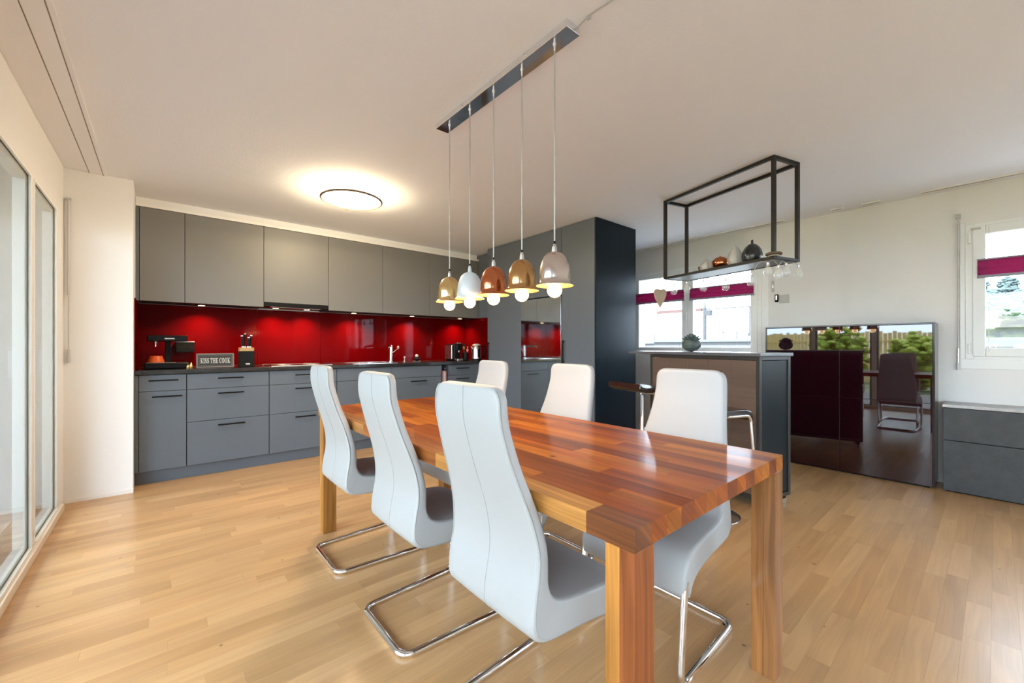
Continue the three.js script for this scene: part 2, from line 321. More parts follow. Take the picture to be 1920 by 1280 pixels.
{ const t = struct('trim_7', 'white panel band below the right-hand window'); part('board', bx(XR - 0.008, 0.965, -0.195, XR, 1.045, 1.48, 0.003), M.upvc, t); part('board', bx(XR - 0.006, 1.045, -0.195, XR, 2.16, -0.165, 0.003), M.upvc, t);
  const t2 = struct('trim_8', 'white reveal strip beside the kitchen-side window'); part('board', bx(XR - 0.006, 0.96, -1.665, XR, 2.2, -1.60, 0.002), M.upvc, t2); }
// pleated blinds held mid-window
function pleated(label, z0, z1, yb, yt) {
  const o = thing('pleated_blind', label, 'blind', [XR - 0.034, 0, 0], 0, 'magenta pleated blinds in the windows');
  const n = 6, pos = [], idx = []; const dy = (yt - yb - 0.03) / n;
  for (let i = 0; i <= n; i++) for (const s of [0, 1]) { pos.push((i % 2 ? -0.010 : 0.004), yb + 0.02 + i * dy, s ? z1 : z0); }
  for (let i = 0; i <= n; i++) for (const s of [0, 1]) { pos.push((i % 2 ? -0.010 : 0.004) + 0.0016, yb + 0.02 + i * dy, s ? z1 : z0); }
  const o2 = (n + 1) * 2;
  for (let i = 0; i < n; i++) { const a = i * 2; idx.push(a, a + 1, a + 2, a + 1, a + 3, a + 2, o2 + a, o2 + a + 2, o2 + a + 1, o2 + a + 1, o2 + a + 2, o2 + a + 3); }
  let g = new THREE.BufferGeometry(); g.setAttribute('position', new THREE.Float32BufferAttribute(pos, 3)); g.setIndex(idx); g = g.toNonIndexed(); g.computeVertexNormals(); g.setAttribute('uv', new THREE.Float32BufferAttribute(new Float32Array(g.attributes.position.count * 2), 2));
  part('pleats', g, M.blind, o);
  part('rail', bx(-0.013, yb, z0 - 0.002, 0.008, yb + 0.022, z1 + 0.002, 0.003), M.blindRail, o); part('rail', bx(-0.013, yt - 0.012, z0 - 0.002, 0.008, yt, z1 + 0.002, 0.003), M.blindRail, o);
  for (const z of [z0 + 0.06, z1 - 0.06]) part('cord', new THREE.CylinderGeometry(0.0012, 0.0012, 1.0, 6).translate(0.012, 1.6, z), M.plastic, o);
}
pleated('magenta pleated blind in the left leaf of the window behind the bar', -3.215, -2.535, 1.715, 1.862);
pleated('magenta pleated blind in the right leaf of the window behind the bar', -2.462, -1.738, 1.712, 1.862);
pleated('magenta pleated blind in the window above the low chest', -0.098, 0.61, 1.692, 1.845);
// shutter cranks
{
  const o = thing('shutter_crank', 'white crank rod hanging beside the window above the low chest', 'crank', [XR - 0.03, 0, -0.203]);
  part('rod', cyl(0.006, 0.006, 1.2, 0, 1.62, 0, 12), M.plastic, o); part('bracket', [bx(-0.012, 2.20, -0.014, 0.03, 2.232, 0.014, 0.003), bx(-0.008, 2.15, -0.006, 0.008, 2.2, 0.006)], M.plastic, o);
  part('handle', cyl(0.009, 0.009, 0.15, 0, 1.055, 0, 14), M.steel, o); part('grip', cyl(0.011, 0.011, 0.06, 0, 0.985, 0, 14), M.plastic, o);
  const q = thing('shutter_crank', 'white crank rod in the corner beside the narrow glass door', 'crank', [-0.512, 0, -4.383]);
  part('bracket', bx(-0.014, 2.215, -0.016, 0.014, 2.228, 0.012, 0.003), M.steel, q); part('rod', cyl(0.008, 0.008, 0.70, 0, 1.87, 0, 12), M.plastic, q); part('rod', cyl(0.004, 0.004, 0.42, 0.002, 1.33, 0, 10), M.plastic, q); part('grip', cyl(0.009, 0.010, 0.10, 0.002, 1.075, 0, 14), M.plastic, q);
}
// wall fittings near the bar window
{
  const s = thing('light_switch', 'white double switch plate on the wall right of the bar window', 'switch', [XR, 1.648, -1.452]); part('plate', bx(-0.009, -0.045, -0.045, 0, 0.045, 0.045, 0.004), M.plastic, s); part('rocker', bx(-0.013, -0.03, -0.03, -0.008, 0.03, 0.03, 0.003), M.plastic, s);
  const k = thing('remote_control', 'small dark rounded remote in a wall holder beside the switch plate', 'remote', [XR, 1.66, -1.521]); part('body', bx(-0.02, -0.042, -0.017, 0, 0.042, 0.017, 0.008), M.blackMatt, k); part('keypad', bx(-0.023, -0.02, -0.008, -0.019, 0.03, 0.008, 0.004), M.steel, k);
  const h = thing('shutter_switch', 'slim grey vertical wall switch above the remote', 'switch', [XR, 1.79, -1.557]); part('body', bx(-0.012, -0.06, -0.012, 0, 0.06, 0.012, 0.004), M.plastic, h); part('button', bx(-0.015, -0.02, -0.006, -0.011, 0.02, 0.006, 0.002), M.steel, h);
}

// ================================================================ KITCHEN RUN
const ZBASE = -4.54, ZUP = -4.80, CT = 0.95;
function handleBar(x0, x1, y, z, parent) { part('handle', [bx(x0, y - 0.006, z + 0.018, x1, y + 0.006, z + 0.030, 0.002), bx(x0 + 0.008, y - 0.004, z - 0.001, x0 + 0.018, y + 0.004, z + 0.02), bx(x1 - 0.018, y - 0.004, z - 0.001, x1 - 0.008, y + 0.004, z + 0.02)], M.black, parent); }
function unit(label, x0, x1, fronts) {         // fronts: [y0, y1, kind, handle x0, handle x1]
  const o = thing('base_cabinet', label, 'cabinet', [0, 0, 0], 0, 'grey base cabinets under the worktop');
  part('carcass', bx(x0 + 0.001, 0.112, ZB + 0.02, x1 - 0.001, 0.912, ZBASE - 0.021), M.carcass, o);
  for (const [y0, y1, kind, h0, h1] of fronts) {
    const f = part(kind, bx(x0 + 0.002, y0 + 0.002, ZBASE - 0.02, x1 - 0.002, y1 - 0.002, ZBASE, 0.0015), M.grey, o);
    if (h0 !== undefined) handleBar(h0, h1, y1 - 0.045, ZBASE, f);
  }
}
const T = 0.773, Bm = 0.489, LO = 0.112, TO = 0.908;
unit('grey base cabinet with one drawer over one door, under the coffee maker', -0.138, 0.170, [[T, TO, 'drawer', -0.076, 0.115], [LO, T, 'door', -0.055, 0.14]]);
unit('grey base cabinet with three drawers under the sign and the knife block', 0.172, 0.795, [[T, TO, 'drawer', 0.39, 0.585], [Bm, T, 'drawer', 0.39, 0.588], [LO, Bm, 'drawer', 0.39, 0.595]]);
unit('grey base cabinet with three drawers under the hob', 0.797, 1.424, [[T, TO, 'drawer', 1.02, 1.21], [Bm, T, 'drawer', 1.02, 1.21], [LO, Bm, 'drawer', 1.02, 1.21]]);
unit('grey base cabinet half hidden behind the middle left-hand chair', 1.426, 2.039, [[T, TO, 'panel'], [LO, T, 'door', 1.64, 1.84]]);
unit('grey base cabinet under the tap with a plain top panel and a long handle', 2.041, 2.698, [[T, TO, 'panel'], [LO, T, 'door', 2.27, 2.48]]);
unit('grey base cabinet with two short handles under the black pod machine', 2.818, 3.20, [[T, TO, 'drawer', 2.91, 3.10], [0.62, T, 'drawer', 2.91, 3.10], [LO, 0.62, 'drawer', 2.91, 3.10]]);
{
  const o = thing('filler_panel', 'narrow grey filler between the wall stub and the first base cabinet', 'panel'); part('panel', bx(-0.164, 0.112, ZB + 0.02, -0.140, TO, ZBASE, 0.0015), M.grey, o);
  const o2 = thing('filler_panel', 'grey filler panel at the right end of the base cabinets', 'panel'); part('panel', bx(3.202, 0.112, ZB + 0.02, 3.328, TO, ZBASE, 0.0015), M.grey, o2);
  const p = thing('cabinet_plinth', 'long grey recessed plinth under the base cabinets', 'plinth'); part('board', bx(-0.164, 0.0, -5.0, 3.328, 0.110, -4.595, 0.001), M.grey, p);
  const n = thing('towel_niche', 'narrow open dark slot between the base cabinets', 'niche'); part('side', bx(2.700, 0.112, ZB + 0.02, 2.706, TO, ZBASE - 0.004), M.grey, n); part('side', bx(2.810, 0.112, ZB + 0.02, 2.816, TO, ZBASE - 0.004), M.grey, n); part('back', bx(2.706, 0.112, ZB + 0.02, 2.810, TO, -4.90), M.blackMatt, n); part('rail', bx(2.75, 0.855, -4.9, 2.762, 0.867, -4.545, 0.003), M.steel, n);
  const t = thing('kitchen_towel', 'pink and white striped towel hanging in the narrow slot', 'towel'); 
  part('cloth', bx(2.722, 0.46, -4.74, 2.790, 0.836, -4.555, 0.02), M.pink, t); part('stripe', [bx(2.7195, 0.46, -4.66, 2.7215, 0.82, -4.62), bx(2.745, 0.47, -4.5545, 2.765, 0.82, -4.553)], M.plastic, t);
}
{ // worktop with hob and sink
  const w = thing('kitchen_worktop', 'long black polished stone worktop on the grey base cabinets', 'worktop'); part('slab', bx(-0.164, 0.914, ZB + 0.012, 3.45, CT, -4.515, 0.003), M.granite, w);
  const h = thing('induction_hob', 'flat black glass hob with a steel rim under the extractor', 'hob'); part('plate', bx(0.83, CT, -5.06, 1.39, CT + 0.005, -4.60, 0.002), M.ovenGlass, h); part('rim', [bx(0.825, CT, -4.60, 1.395, CT + 0.006, -4.594), bx(0.825, CT, -5.066, 1.395, CT + 0.006, -5.06)], M.steel, h);
  for (const [x, z, r] of [[0.98, -4.73, 0.09], [1.24, -4.73, 0.075], [0.98, -4.94, 0.075], [1.24, -4.94, 0.09]]) part('cooking_zone', new THREE.TorusGeometry(r, 0.0012, 6, 48).rotateX(Math.PI / 2).translate(x, CT + 0.0052, z), M.steel, h);
  const s = thing('kitchen_sink', 'steel sink rim set in the worktop beside the tap', 'sink'); part('basin', [bx(1.62, CT, -5.0, 2.15, CT + 0.004, -4.985), bx(1.62, CT, -4.635, 2.15, CT + 0.004, -4.62), bx(1.62, CT, -4.985, 1.635, CT + 0.004, -4.635), bx(2.135, CT, -4.985, 2.15, CT + 0.004, -4.635)], M.chrome, s); part('bowl', bx(1.635, CT, -4.985, 2.135, CT + 0.0015, -4.635), M.steel, s); part('drain', cyl(0.045, 0.045, 0.003, 1.885, CT + 0.0025, -4.81), M.chrome, s);
}
{ // red glass splashback
  const o = thing('glass_splashback', 'long glossy deep red glass splashback along the wall behind the worktop', 'splashback'); const e = 0.001;
  for (const [a, b] of [[-0.165, 0.79], [0.79, 1.425], [1.425, 2.09], [2.09, 3.46]]) part('panel', bx(a + e, CT + 0.001, ZB + 0.001, b - e, 1.543, ZB + 0.012, 0.001), M.redGlass, o);
  const l = thing('glass_splashback', 'dark red glass return on the side of the wall stub, beside the coffee maker', 'splashback'); part('panel', bx(-0.164, CT + 0.001, ZB + 0.014, -0.156, 1.543, -4.56, 0.001), M.redGlass, l);
  const q = thing('glass_splashback', 'dark red glass return in the corner behind the kettle', 'splashback'); part('panel', bx(3.452, CT + 0.001, ZB + 0.014, 3.46, 1.543, -4.45, 0.001), M.redGlass, q);
}
// wall units
function wallUnit(label, x0, x1, y0 = 1.545, edge) {
  const o = thing('wall_cabinet', label, 'cabinet', [0, 0, 0], 0, 'grey wall cabinets above the red splashback');
  part('carcass', bx(x0 + 0.001, y0 + 0.002, ZB + 0.002, x1 - 0.001, 2.355, ZUP - 0.021), M.greyDark, o);
  part('door', bx(x0 + 0.002, y0, ZUP - 0.02, x1 - 0.002, 2.357, ZUP, 0.0015), M.greyWarm, o);
}
wallUnit('first grey wall cabinet from the left, narrow, next to the wall stub', -0.140, 0.168);
wallUnit('second grey wall cabinet from the left, wide, above the sign', 0.168, 0.794);
wallUnit('grey wall cabinet over the extractor, brightest under the ceiling lamp', 0.794, 1.416, 1.597);
wallUnit('grey wall cabinet just right of the extractor cabinet', 1.416, 2.041);
wallUnit('grey wall cabinet above the tap', 2.041, 2.678);
wallUnit('last grey wall cabinet on the right, behind the brass and white pendant shades', 2.678, 3.456);
{
  const o = thing('filler_panel', 'narrow grey filler between the wall stub and the first wall cabinet', 'panel'); part('panel', bx(-0.164, 1.545, ZB + 0.002, -0.142, 2.357, ZUP, 0.0015), M.grey, o);
  const q = thing('filler_panel', 'grey corner panel between the last wall cabinet and the tall units', 'panel'); part('panel', bx(3.462, 1.546, ZB + 0.002, 3.49, 2.43, -4.42, 0.0015), M.grey, q);
  const c = struct('trim_9', 'cream cornice strip above the wall cabinets'); part('cornice', bx(-0.164, 2.385, ZB + 0.002, 3.46, H, -4.84), M.wall, c); part('strip', bx(-0.164, 2.36, ZB + 0.002, 3.46, 2.384, ZUP + 0.006, 0.002), M.trim, c);
  const h = thing('range_hood', 'flat black extractor slotted under the wall cabinet above the hob', 'extractor'); part('body', bx(0.797, 1.555, ZB + 0.014, 1.413, 1.593, ZUP + 0.004, 0.002), M.black, h); part('filter', bx(0.86, 1.551, -5.08, 1.35, 1.556, -4.86), M.steel, h);
  for (const x of [0.93, 1.235]) { part('lamp_rim', new THREE.TorusGeometry(0.031, 0.004, 8, 24).rotateX(Math.PI / 2).translate(x, 1.553, -4.965), M.chrome, h); part('lamp_lens', cyl(0.028, 0.028, 0.006, x, 1.5525, -4.965, 20), M.spotLens, h); }
  for (const [x, l] of [[0.30, 'round recessed spotlight under the wall cabinet above the sign'], [1.755, 'round recessed spotlight under the wall cabinet right of the extractor'], [2.51, 'round recessed spotlight under the wall cabinet above the tap'], [3.255, 'round recessed spotlight under the last wall cabinet']]) {
    const s = thing('recessed_spotlight', l, 'spotlight', [x, 1.545, -4.97], 0, 'spotlights under the wall cabinets'); part('rim', new THREE.TorusGeometry(0.031, 0.005, 8, 24).rotateX(Math.PI / 2).translate(0, -0.002, 0), M.chrome, s); part('lens', cyl(0.028, 0.028, 0.006, 0, -0.003, 0, 20), M.spotLens, s);
  }
  for (const [x, y] of [[0.30, 1.536], [1.755, 1.536], [2.51, 1.536], [3.255, 1.536], [0.93, 1.545], [1.235, 1.545]]) {
    const l = new THREE.SpotLight(C(1.0, 0.66, 0.34), 5.5 * SPOT_LAMP, 0, 1.15, 0.9, 2); l.name = 'spotlight_lamp'; l.position.set(x, y, -4.965); l.target.position.set(x, 0.9, -5.04); l.castShadow = true; scene.add(l, l.target);
  }
}
// tall units, fronts facing the dining table
const XT = 3.33;
function tall(label, z0, z1, fronts, side) {
  const o = thing('tall_cabinet', label, 'cabinet', [0, 0, 0], 0, 'tall grey kitchen units');
  part('carcass', bx(XT + 0.021, 0.1, z0 + 0.001, 4.03, H - 0.012, z1 - (side ? 0.02 : 0.001)), M.greyDark, o);
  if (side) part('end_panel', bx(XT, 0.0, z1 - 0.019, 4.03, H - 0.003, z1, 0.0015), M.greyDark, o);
  part('plinth', bx(XT + 0.05, 0, z0, 4.0, 0.1, z1 - (side ? 0.02 : 0)), M.greyDark, o);
  for (const [y0, y1, hz, h0, h1] of fronts) {
    const f = part('door', bx(XT, y0 + 0.002, z0 + 0.002, XT + 0.02, y1 - 0.002, z1 - (side ? 0.021 : 0.002), 0.0015), M.grey, o);
    if (hz !== undefined) part('handle', [bx(XT - 0.030, h0, hz - 0.006, XT - 0.018, h1, hz + 0.006, 0.002), bx(XT - 0.02, h0 + 0.01, hz - 0.004, XT + 0.001, h0 + 0.02, hz + 0.004), bx(XT - 0.02, h1 - 0.02, hz - 0.004, XT + 0.001, h1 - 0.01, hz + 0.004)], M.black, f);
  }
  return o;
}
tall('tall grey kitchen unit next to the worktop corner, left of the oven', -4.415, -3.742, [[0.1, H - 0.004, -4.375, 0.94, 1.20]], false);
tall('tall grey kitchen unit housing the black glass oven', -3.740, -3.077, [[1.71, H - 0.004], [0.1, 0.36]], false);
tall('tall grey kitchen unit at the near end, with the broad dark side panel', -3.075, -2.605, [[0.1, H - 0.004, -3.036, 0.965, 1.215]], true);
{
  const o = thing('built_in_oven', 'black mirror-glass double oven front mirroring the red splashback', 'oven');
  for (const [y0, y1] of [[0.36, 1.02], [1.02, 1.70]]) { const d = part('door', bx(XT - 0.004, y0 + 0.003, -3.736, XT + 0.02, y1 - 0.003, -3.081, 0.002), M.ovenMirror, o); }
}

// ---- things on the worktop
{
  const zf = -4.80, c = thing('coffee_machine', 'black coffee maker with a flat overhanging head at the left end of the worktop', 'coffee maker', [0.045, CT, -4.84]);
  part('base', bx(-0.155, 0, -0.13, 0.155, 0.05, 0.14, 0.012), M.black, c); part('drip_tray', bx(-0.14, 0.05, -0.02, 0.06, 0.056, 0.12, 0.003), M.steel, c); part('column', bx(-0.015, 0.05, -0.08, 0.025, 0.25, -0.02, 0.004), M.blackMatt, c); part('head', bx(-0.135, 0.24, -0.12, 0.14, 0.295, 0.11, 0.01), M.black, c); part('switch', bx(-0.02, 0.258, 0.108, 0.05, 0.272, 0.114, 0.003), M.steel, c); part('spout', [cyl(0.018, 0.014, 0.03, -0.08, 0.228, 0.04), cyl(0.006, 0.006, 0.02, -0.08, 0.205, 0.04)], M.chrome, c);
  const b = thing('orange_bowl', 'orange flared bowl standing under the head of the coffee maker', 'bowl', [-0.032, CT + 0.056, -4.79]); part('bowl', lathe([[0.001, 0], [0.055, 0], [0.06, 0.004], [0.045, 0.052], [0.04, 0.056], [0.037, 0.052], [0.05, 0.006], [0.001, 0.005]], 32), M.orange, b); part('rim', new THREE.TorusGeometry(0.041, 0.003, 8, 28).rotateX(Math.PI / 2).translate(0, 0.055, 0), M.orange, b);
  const so = thing('power_socket', 'black triple socket block fixed on the red splashback', 'socket', [0.180, 1.14, ZB + 0.013]); part('housing', bx(-0.073, -0.05, 0, 0.073, 0.052, 0.05, 0.006), M.black, so); part('lid', bx(-0.073, 0.046, 0, 0.073, 0.054, 0.053, 0.003), M.steel, so); for (const x of [-0.046, 0, 0.046]) part('outlet', cyl(0.017, 0.017, 0.004, 0, 0, 0, 20).rotateX(Math.PI / 2).translate(x, -0.002, 0.051), M.blackMatt, so);
  for (const [x, h, l] of [[0.208, 0.052, 'taller small golden bottle beside the sign'], [0.185, 0.034, 'shorter small golden jar next to the coffee maker']]) { const o = thing('small_bottle', l, 'bottle', [x, CT, -4.68]); part('body', lathe([[0.001, 0], [0.012, 0], [0.012, h * 0.6], [0.006, h * 0.8], [0.006, h], [0.001, h]], 20), M.gold, o); part('cap', cyl(0.007, 0.007, 0.008, 0, h + 0.004, 0, 16), M.black, o); }
  const s = thing('kitchen_sign', 'dark framed sign reading KISS THE COOK standing on the worktop', 'sign', [0.385, CT + 0.002, -4.665], -0.04); s.rotation.x = -0.10;
  part('board', bx(-0.134, 0.002, -0.012, 0.134, 0.126, 0.0), M.signBoard, s);
  part('frame', [bx(-0.142, 0, -0.014, 0.142, 0.012, 0.006, 0.002), bx(-0.142, 0.118, -0.014, 0.142, 0.13, 0.006, 0.002), bx(-0.142, 0.012, -0.014, -0.130, 0.118, 0.006), bx(0.130, 0.012, -0.014, 0.142, 0.118, 0.006), bx(-0.122, 0.018, -0.001, 0.122, 0.0205, 0.0015), bx(-0.122, 0.1075, -0.001, 0.122, 0.110, 0.0015), bx(-0.122, 0.018, -0.001, -0.1195, 0.110, 0.0015), bx(0.1195, 0.018, -0.001, 0.122, 0.110, 0.0015)], M.signFrame, s);
  const font = await new FontLoader().loadAsync('fonts/droid/droid_serif_bold.typeface.json');
  const tg = new TextGeometry('KISS THE COOK', { font, size: 0.040, depth: 0.002, curveSegments: 4, bevelEnabled: false }); tg.computeBoundingBox(); const bb = tg.boundingBox, sc = 0.222 / (bb.max.x - bb.min.x); tg.translate(-(bb.min.x + bb.max.x) / 2, -(bb.min.y + bb.max.y) / 2, 0); tg.scale(sc, 1.15, 1); tg.translate(0, 0.064, 0.0002);
  part('lettering', tg, M.signText, s);
  const k = thing('knife_block', 'black knife block with a bamboo top and upright knives beside the sign', 'knife block', [0.632, CT, -4.72]);
  part('body', bx(-0.062, 0, -0.055, 0.062, 0.150, 0.055, 0.006), M.blackMatt, k); part('top', bx(-0.058, 0.150, -0.052, 0.058, 0.185, 0.052, 0.004), M.bamboo, k); part('badge', bx(-0.012, 0.022, 0.0545, 0.024, 0.036, 0.056, 0.001), M.steel, k);
  for (const [x, z, h, t] of [[-0.030, 0.010, 0.115, -0.06], [-0.008, -0.012, 0.135, 0.0], [0.014, 0.012, 0.100, 0.05], [0.034, -0.010, 0.120, 0.08]]) { const kn = part('knife', bx(-0.009, 0, -0.006, 0.009, h, 0.006, 0.005), M.black, k); kn.position.set(x, 0.187, z); kn.rotation.z = -t; part('ferrule', [bx(-0.0095, -0.004, -0.0065, 0.0095, 0.012, 0.0065, 0.002), bx(-0.0092, h - 0.010, -0.0062, 0.0092, h + 0.001, 0.0062, 0.002)], M.chrome, kn); }
  const f = thing('kitchen_tap', 'chrome column tap with a side lever behind the sink', 'tap', [2.20, CT, -4.93]);
  part('base', cyl(0.034, 0.036, 0.012, 0, 0.006, 0), M.chrome, f); part('column', [cyl(0.023, 0.023, 0.20, 0, 0.11, 0), cyl(0.026, 0.026, 0.006, 0, 0.08, 0), cyl(0.026, 0.026, 0.006, 0, 0.15, 0)], M.chrome, f); part('spout', sweepTube([[0, 0.195, 0], [-0.03, 0.2, 0.05], [-0.07, 0.2, 0.12], [-0.10, 0.19, 0.17], [-0.105, 0.175, 0.18]].map((p) => new THREE.Vector3(...p)), 0.014, 14), M.chrome, f); part('lever', sweepTube([[0.015, 0.11, 0], [0.06, 0.145, 0.01], [0.09, 0.17, 0.012]].map((p) => new THREE.Vector3(...p)), 0.006, 10), M.chrome, f); part('knob', new THREE.SphereGeometry(0.017, 16, 12).scale(0.8, 1.4, 0.8).translate(0.092, 0.182, 0.012), M.porcelain, f);
  const sp = thing('soap_dispenser', 'small steel soap pump on the worktop right of the tap', 'soap dispenser', [2.37, CT, -4.90]); part('collar', cyl(0.014, 0.018, 0.02, 0, 0.01, 0, 20), M.chrome, sp); part('pump', [cyl(0.006, 0.006, 0.03, 0, 0.035, 0, 12), new THREE.SphereGeometry(0.013, 14, 10).translate(0, 0.056, 0)], M.porcelain, sp);
  const br = thing('dish_brush', 'round dark dish brush with a pale knob lying in a small tray', 'brush', [2.52, CT, -4.86]); part('tray', lathe([[0.001, 0], [0.05, 0], [0.056, 0.008], [0.053, 0.009], [0.048, 0.004], [0.001, 0.004]], 28), M.slate, br); part('bristles', new THREE.SphereGeometry(0.040, 20, 14).scale(1, 0.75, 1).translate(0.005, 0.035, 0), M.black, br); part('knob', new THREE.SphereGeometry(0.022, 16, 12).translate(-0.004, 0.072, 0.01), M.porcelain, br);
  const pm = thing('pod_machine', 'black pod coffee machine near the right end of the worktop', 'coffee machine', [3.08, CT, -4.82]); part('body', bx(-0.055, 0, -0.15, 0.055, 0.225, 0.06, 0.015), M.black, pm); part('water_tank', bx(-0.085, 0.02, -0.14, -0.057, 0.21, 0.04, 0.008), M.steel, pm); part('head', bx(-0.045, 0.14, 0.05, 0.045, 0.238, 0.12, 0.014), M.black, pm); part('spout', cyl(0.012, 0.009, 0.03, 0, 0.13, 0.09, 16), M.chrome, pm); part('cup_rest', bx(-0.045, 0.0, 0.05, 0.045, 0.03, 0.13, 0.006), M.steel, pm); part('lever', bx(-0.03, 0.238, -0.02, 0.03, 0.247, 0.10, 0.004), M.chrome, pm);
  const uj = thing('utensil_jar', 'jar with colourful utensils between the pod machine and the kettle', 'jar', [3.235, CT, -4.80]); part('jar', lathe([[0.001, 0], [0.042, 0], [0.045, 0.01], [0.042, 0.11], [0.038, 0.11], [0.040, 0.012], [0.001, 0.01]], 28), M.black, uj);
  for (const [dx, dz, h, m] of [[-0.02, 0.01, 0.16, M.bamboo], [0.0, -0.01, 0.20, M.black], [0.018, 0.01, 0.17, M.copper], [0.008, 0.02, 0.13, M.pink]]) { const u = part('utensil', [cyl(0.004, 0.004, h - 0.02, 0, h / 2, 0, 8), new THREE.SphereGeometry(0.018, 12, 8).scale(1, 1.3, 0.5).translate(0, h, 0)], m, uj); u.position.set(dx, 0.012, dz); u.rotation.set(dz * 4, 0, -dx * 5); }
  const ke = thing('electric_kettle', 'brushed steel kettle with a black window strip at the corner by the tall unit', 'kettle', [3.325, CT, -4.66]); part('body', lathe([[0.001, 0.01], [0.075, 0.01], [0.078, 0.03], [0.075, 0.15], [0.062, 0.205], [0.04, 0.218], [0.001, 0.22]], 36), M.steel, ke); part('base', cyl(0.08, 0.082, 0.012, 0, 0.006, 0, 32), M.black, ke); part('lid', lathe([[0.001, 0.232], [0.03, 0.23], [0.058, 0.214], [0.06, 0.208], [0.001, 0.208]], 32), M.plastic, ke); part('handle', bent([[0.05, 0.2, 0.02], [0.115, 0.2, 0.03], [0.115, 0.05, 0.03], [0.07, 0.045, 0.02]], 0.009, 0.03), M.black, ke); part('spout', new THREE.ConeGeometry(0.025, 0.06, 16).rotateZ(0.9).translate(-0.075, 0.18, 0), M.steel, ke); part('window', bx(-0.03, 0.05, 0.066, -0.005, 0.16, 0.080, 0.004), M.black, ke);
}

// ================================================================ DINING TABLE
const TX0 = 0.755, TX1 = 1.676, TZ0 = -2.765, TZ1 = -0.490, TY = 0.765, TT = 0.05;
{
  const t = thing('dining_table', 'long solid wood dining table of glossy reddish staves', 'table', [0, 0, 0]);
  const tones = [[0.50, 0.130, 0.012], [0.56, 0.165, 0.014], [0.39, 0.093, 0.012], [0.60, 0.198, 0.018], [0.31, 0.072, 0.013], [0.53, 0.148, 0.014], [0.43, 0.104, 0.012], [0.58, 0.180, 0.016], [0.26, 0.062, 0.013]];
  const N = 14, w = (TX1 - TX0) / N; let n = 0; const edge = [];
  for (let i = 0; i < N; i++) {
    let z = TZ1; const cuts = []; let first = true;
    while (z > TZ0 + 1e-4) { let l = first ? rr(0.15, 0.55) : rr(0.35, 0.75); if (i === 0 && first) l = 0.13; if (z - l < TZ0 + 0.18) l = z - TZ0; cuts.push([z - l, z]); z -= l; first = false; }
    for (const [a, b] of cuts) {
      let c = tones[Math.floor(rnd() * tones.length)], k = rr(0.92, 1.1);
      if (i === 0) c = [[0.30, 0.105, 0.038], [0.64, 0.30, 0.080], [0.40, 0.13, 0.03], [0.58, 0.27, 0.085], [0.60, 0.30, 0.10]][cuts.findIndex((q) => q[0] === a) % 5];
      const g = metres(new THREE.BoxGeometry(w - 0.0003, TT, b - a - 0.0004).translate(TX0 + (i + 0.5) * w, TY - TT / 2, (a + b) / 2), [rnd() * 5, rnd() * 5], true); alongZ(g);
      part(n ? `stave_${String(n).padStart(3, '0')}` : 'stave', tint(g, c.map((x) => x * k)), M.stave, t); n++;
    }
  }
  const leg = (x0, z0, cs) => {
    const g = new THREE.Group(); g.name = 'leg'; t.add(g);
    cs.forEach((c, i) => { const q = metres(new RoundedBoxGeometry(0.076, TY - TT - 0.001, 0.038 - 0.0003, 1, 0.0015).translate(x0 + 0.038, (TY - TT - 0.001) / 2, z0 + 0.019 + i * 0.038), [rnd() * 4, rnd() * 4]); 
      const uv = q.attributes.uv; for (let k = 0; k < uv.count; k++) { const a = uv.getX(k); uv.setXY(k, uv.getY(k), a); }
      part('lamella', tint(q, c), M.stave, g); });
  };
  leg(TX0, TZ1 - 0.076, [[0.72, 0.32, 0.075], [0.42, 0.130, 0.040]]);
  leg(TX1 - 0.076, TZ1 - 0.076, [[0.46, 0.20, 0.065], [0.44, 0.20, 0.075]]);
  leg(TX0, TZ0 + 0.03, [[0.62, 0.30, 0.085], [0.46, 0.20, 0.045]]);
  leg(TX1 - 0.076, TZ0 + 0.03, [[0.46, 0.20, 0.06], [0.44, 0.20, 0.07]]);
}

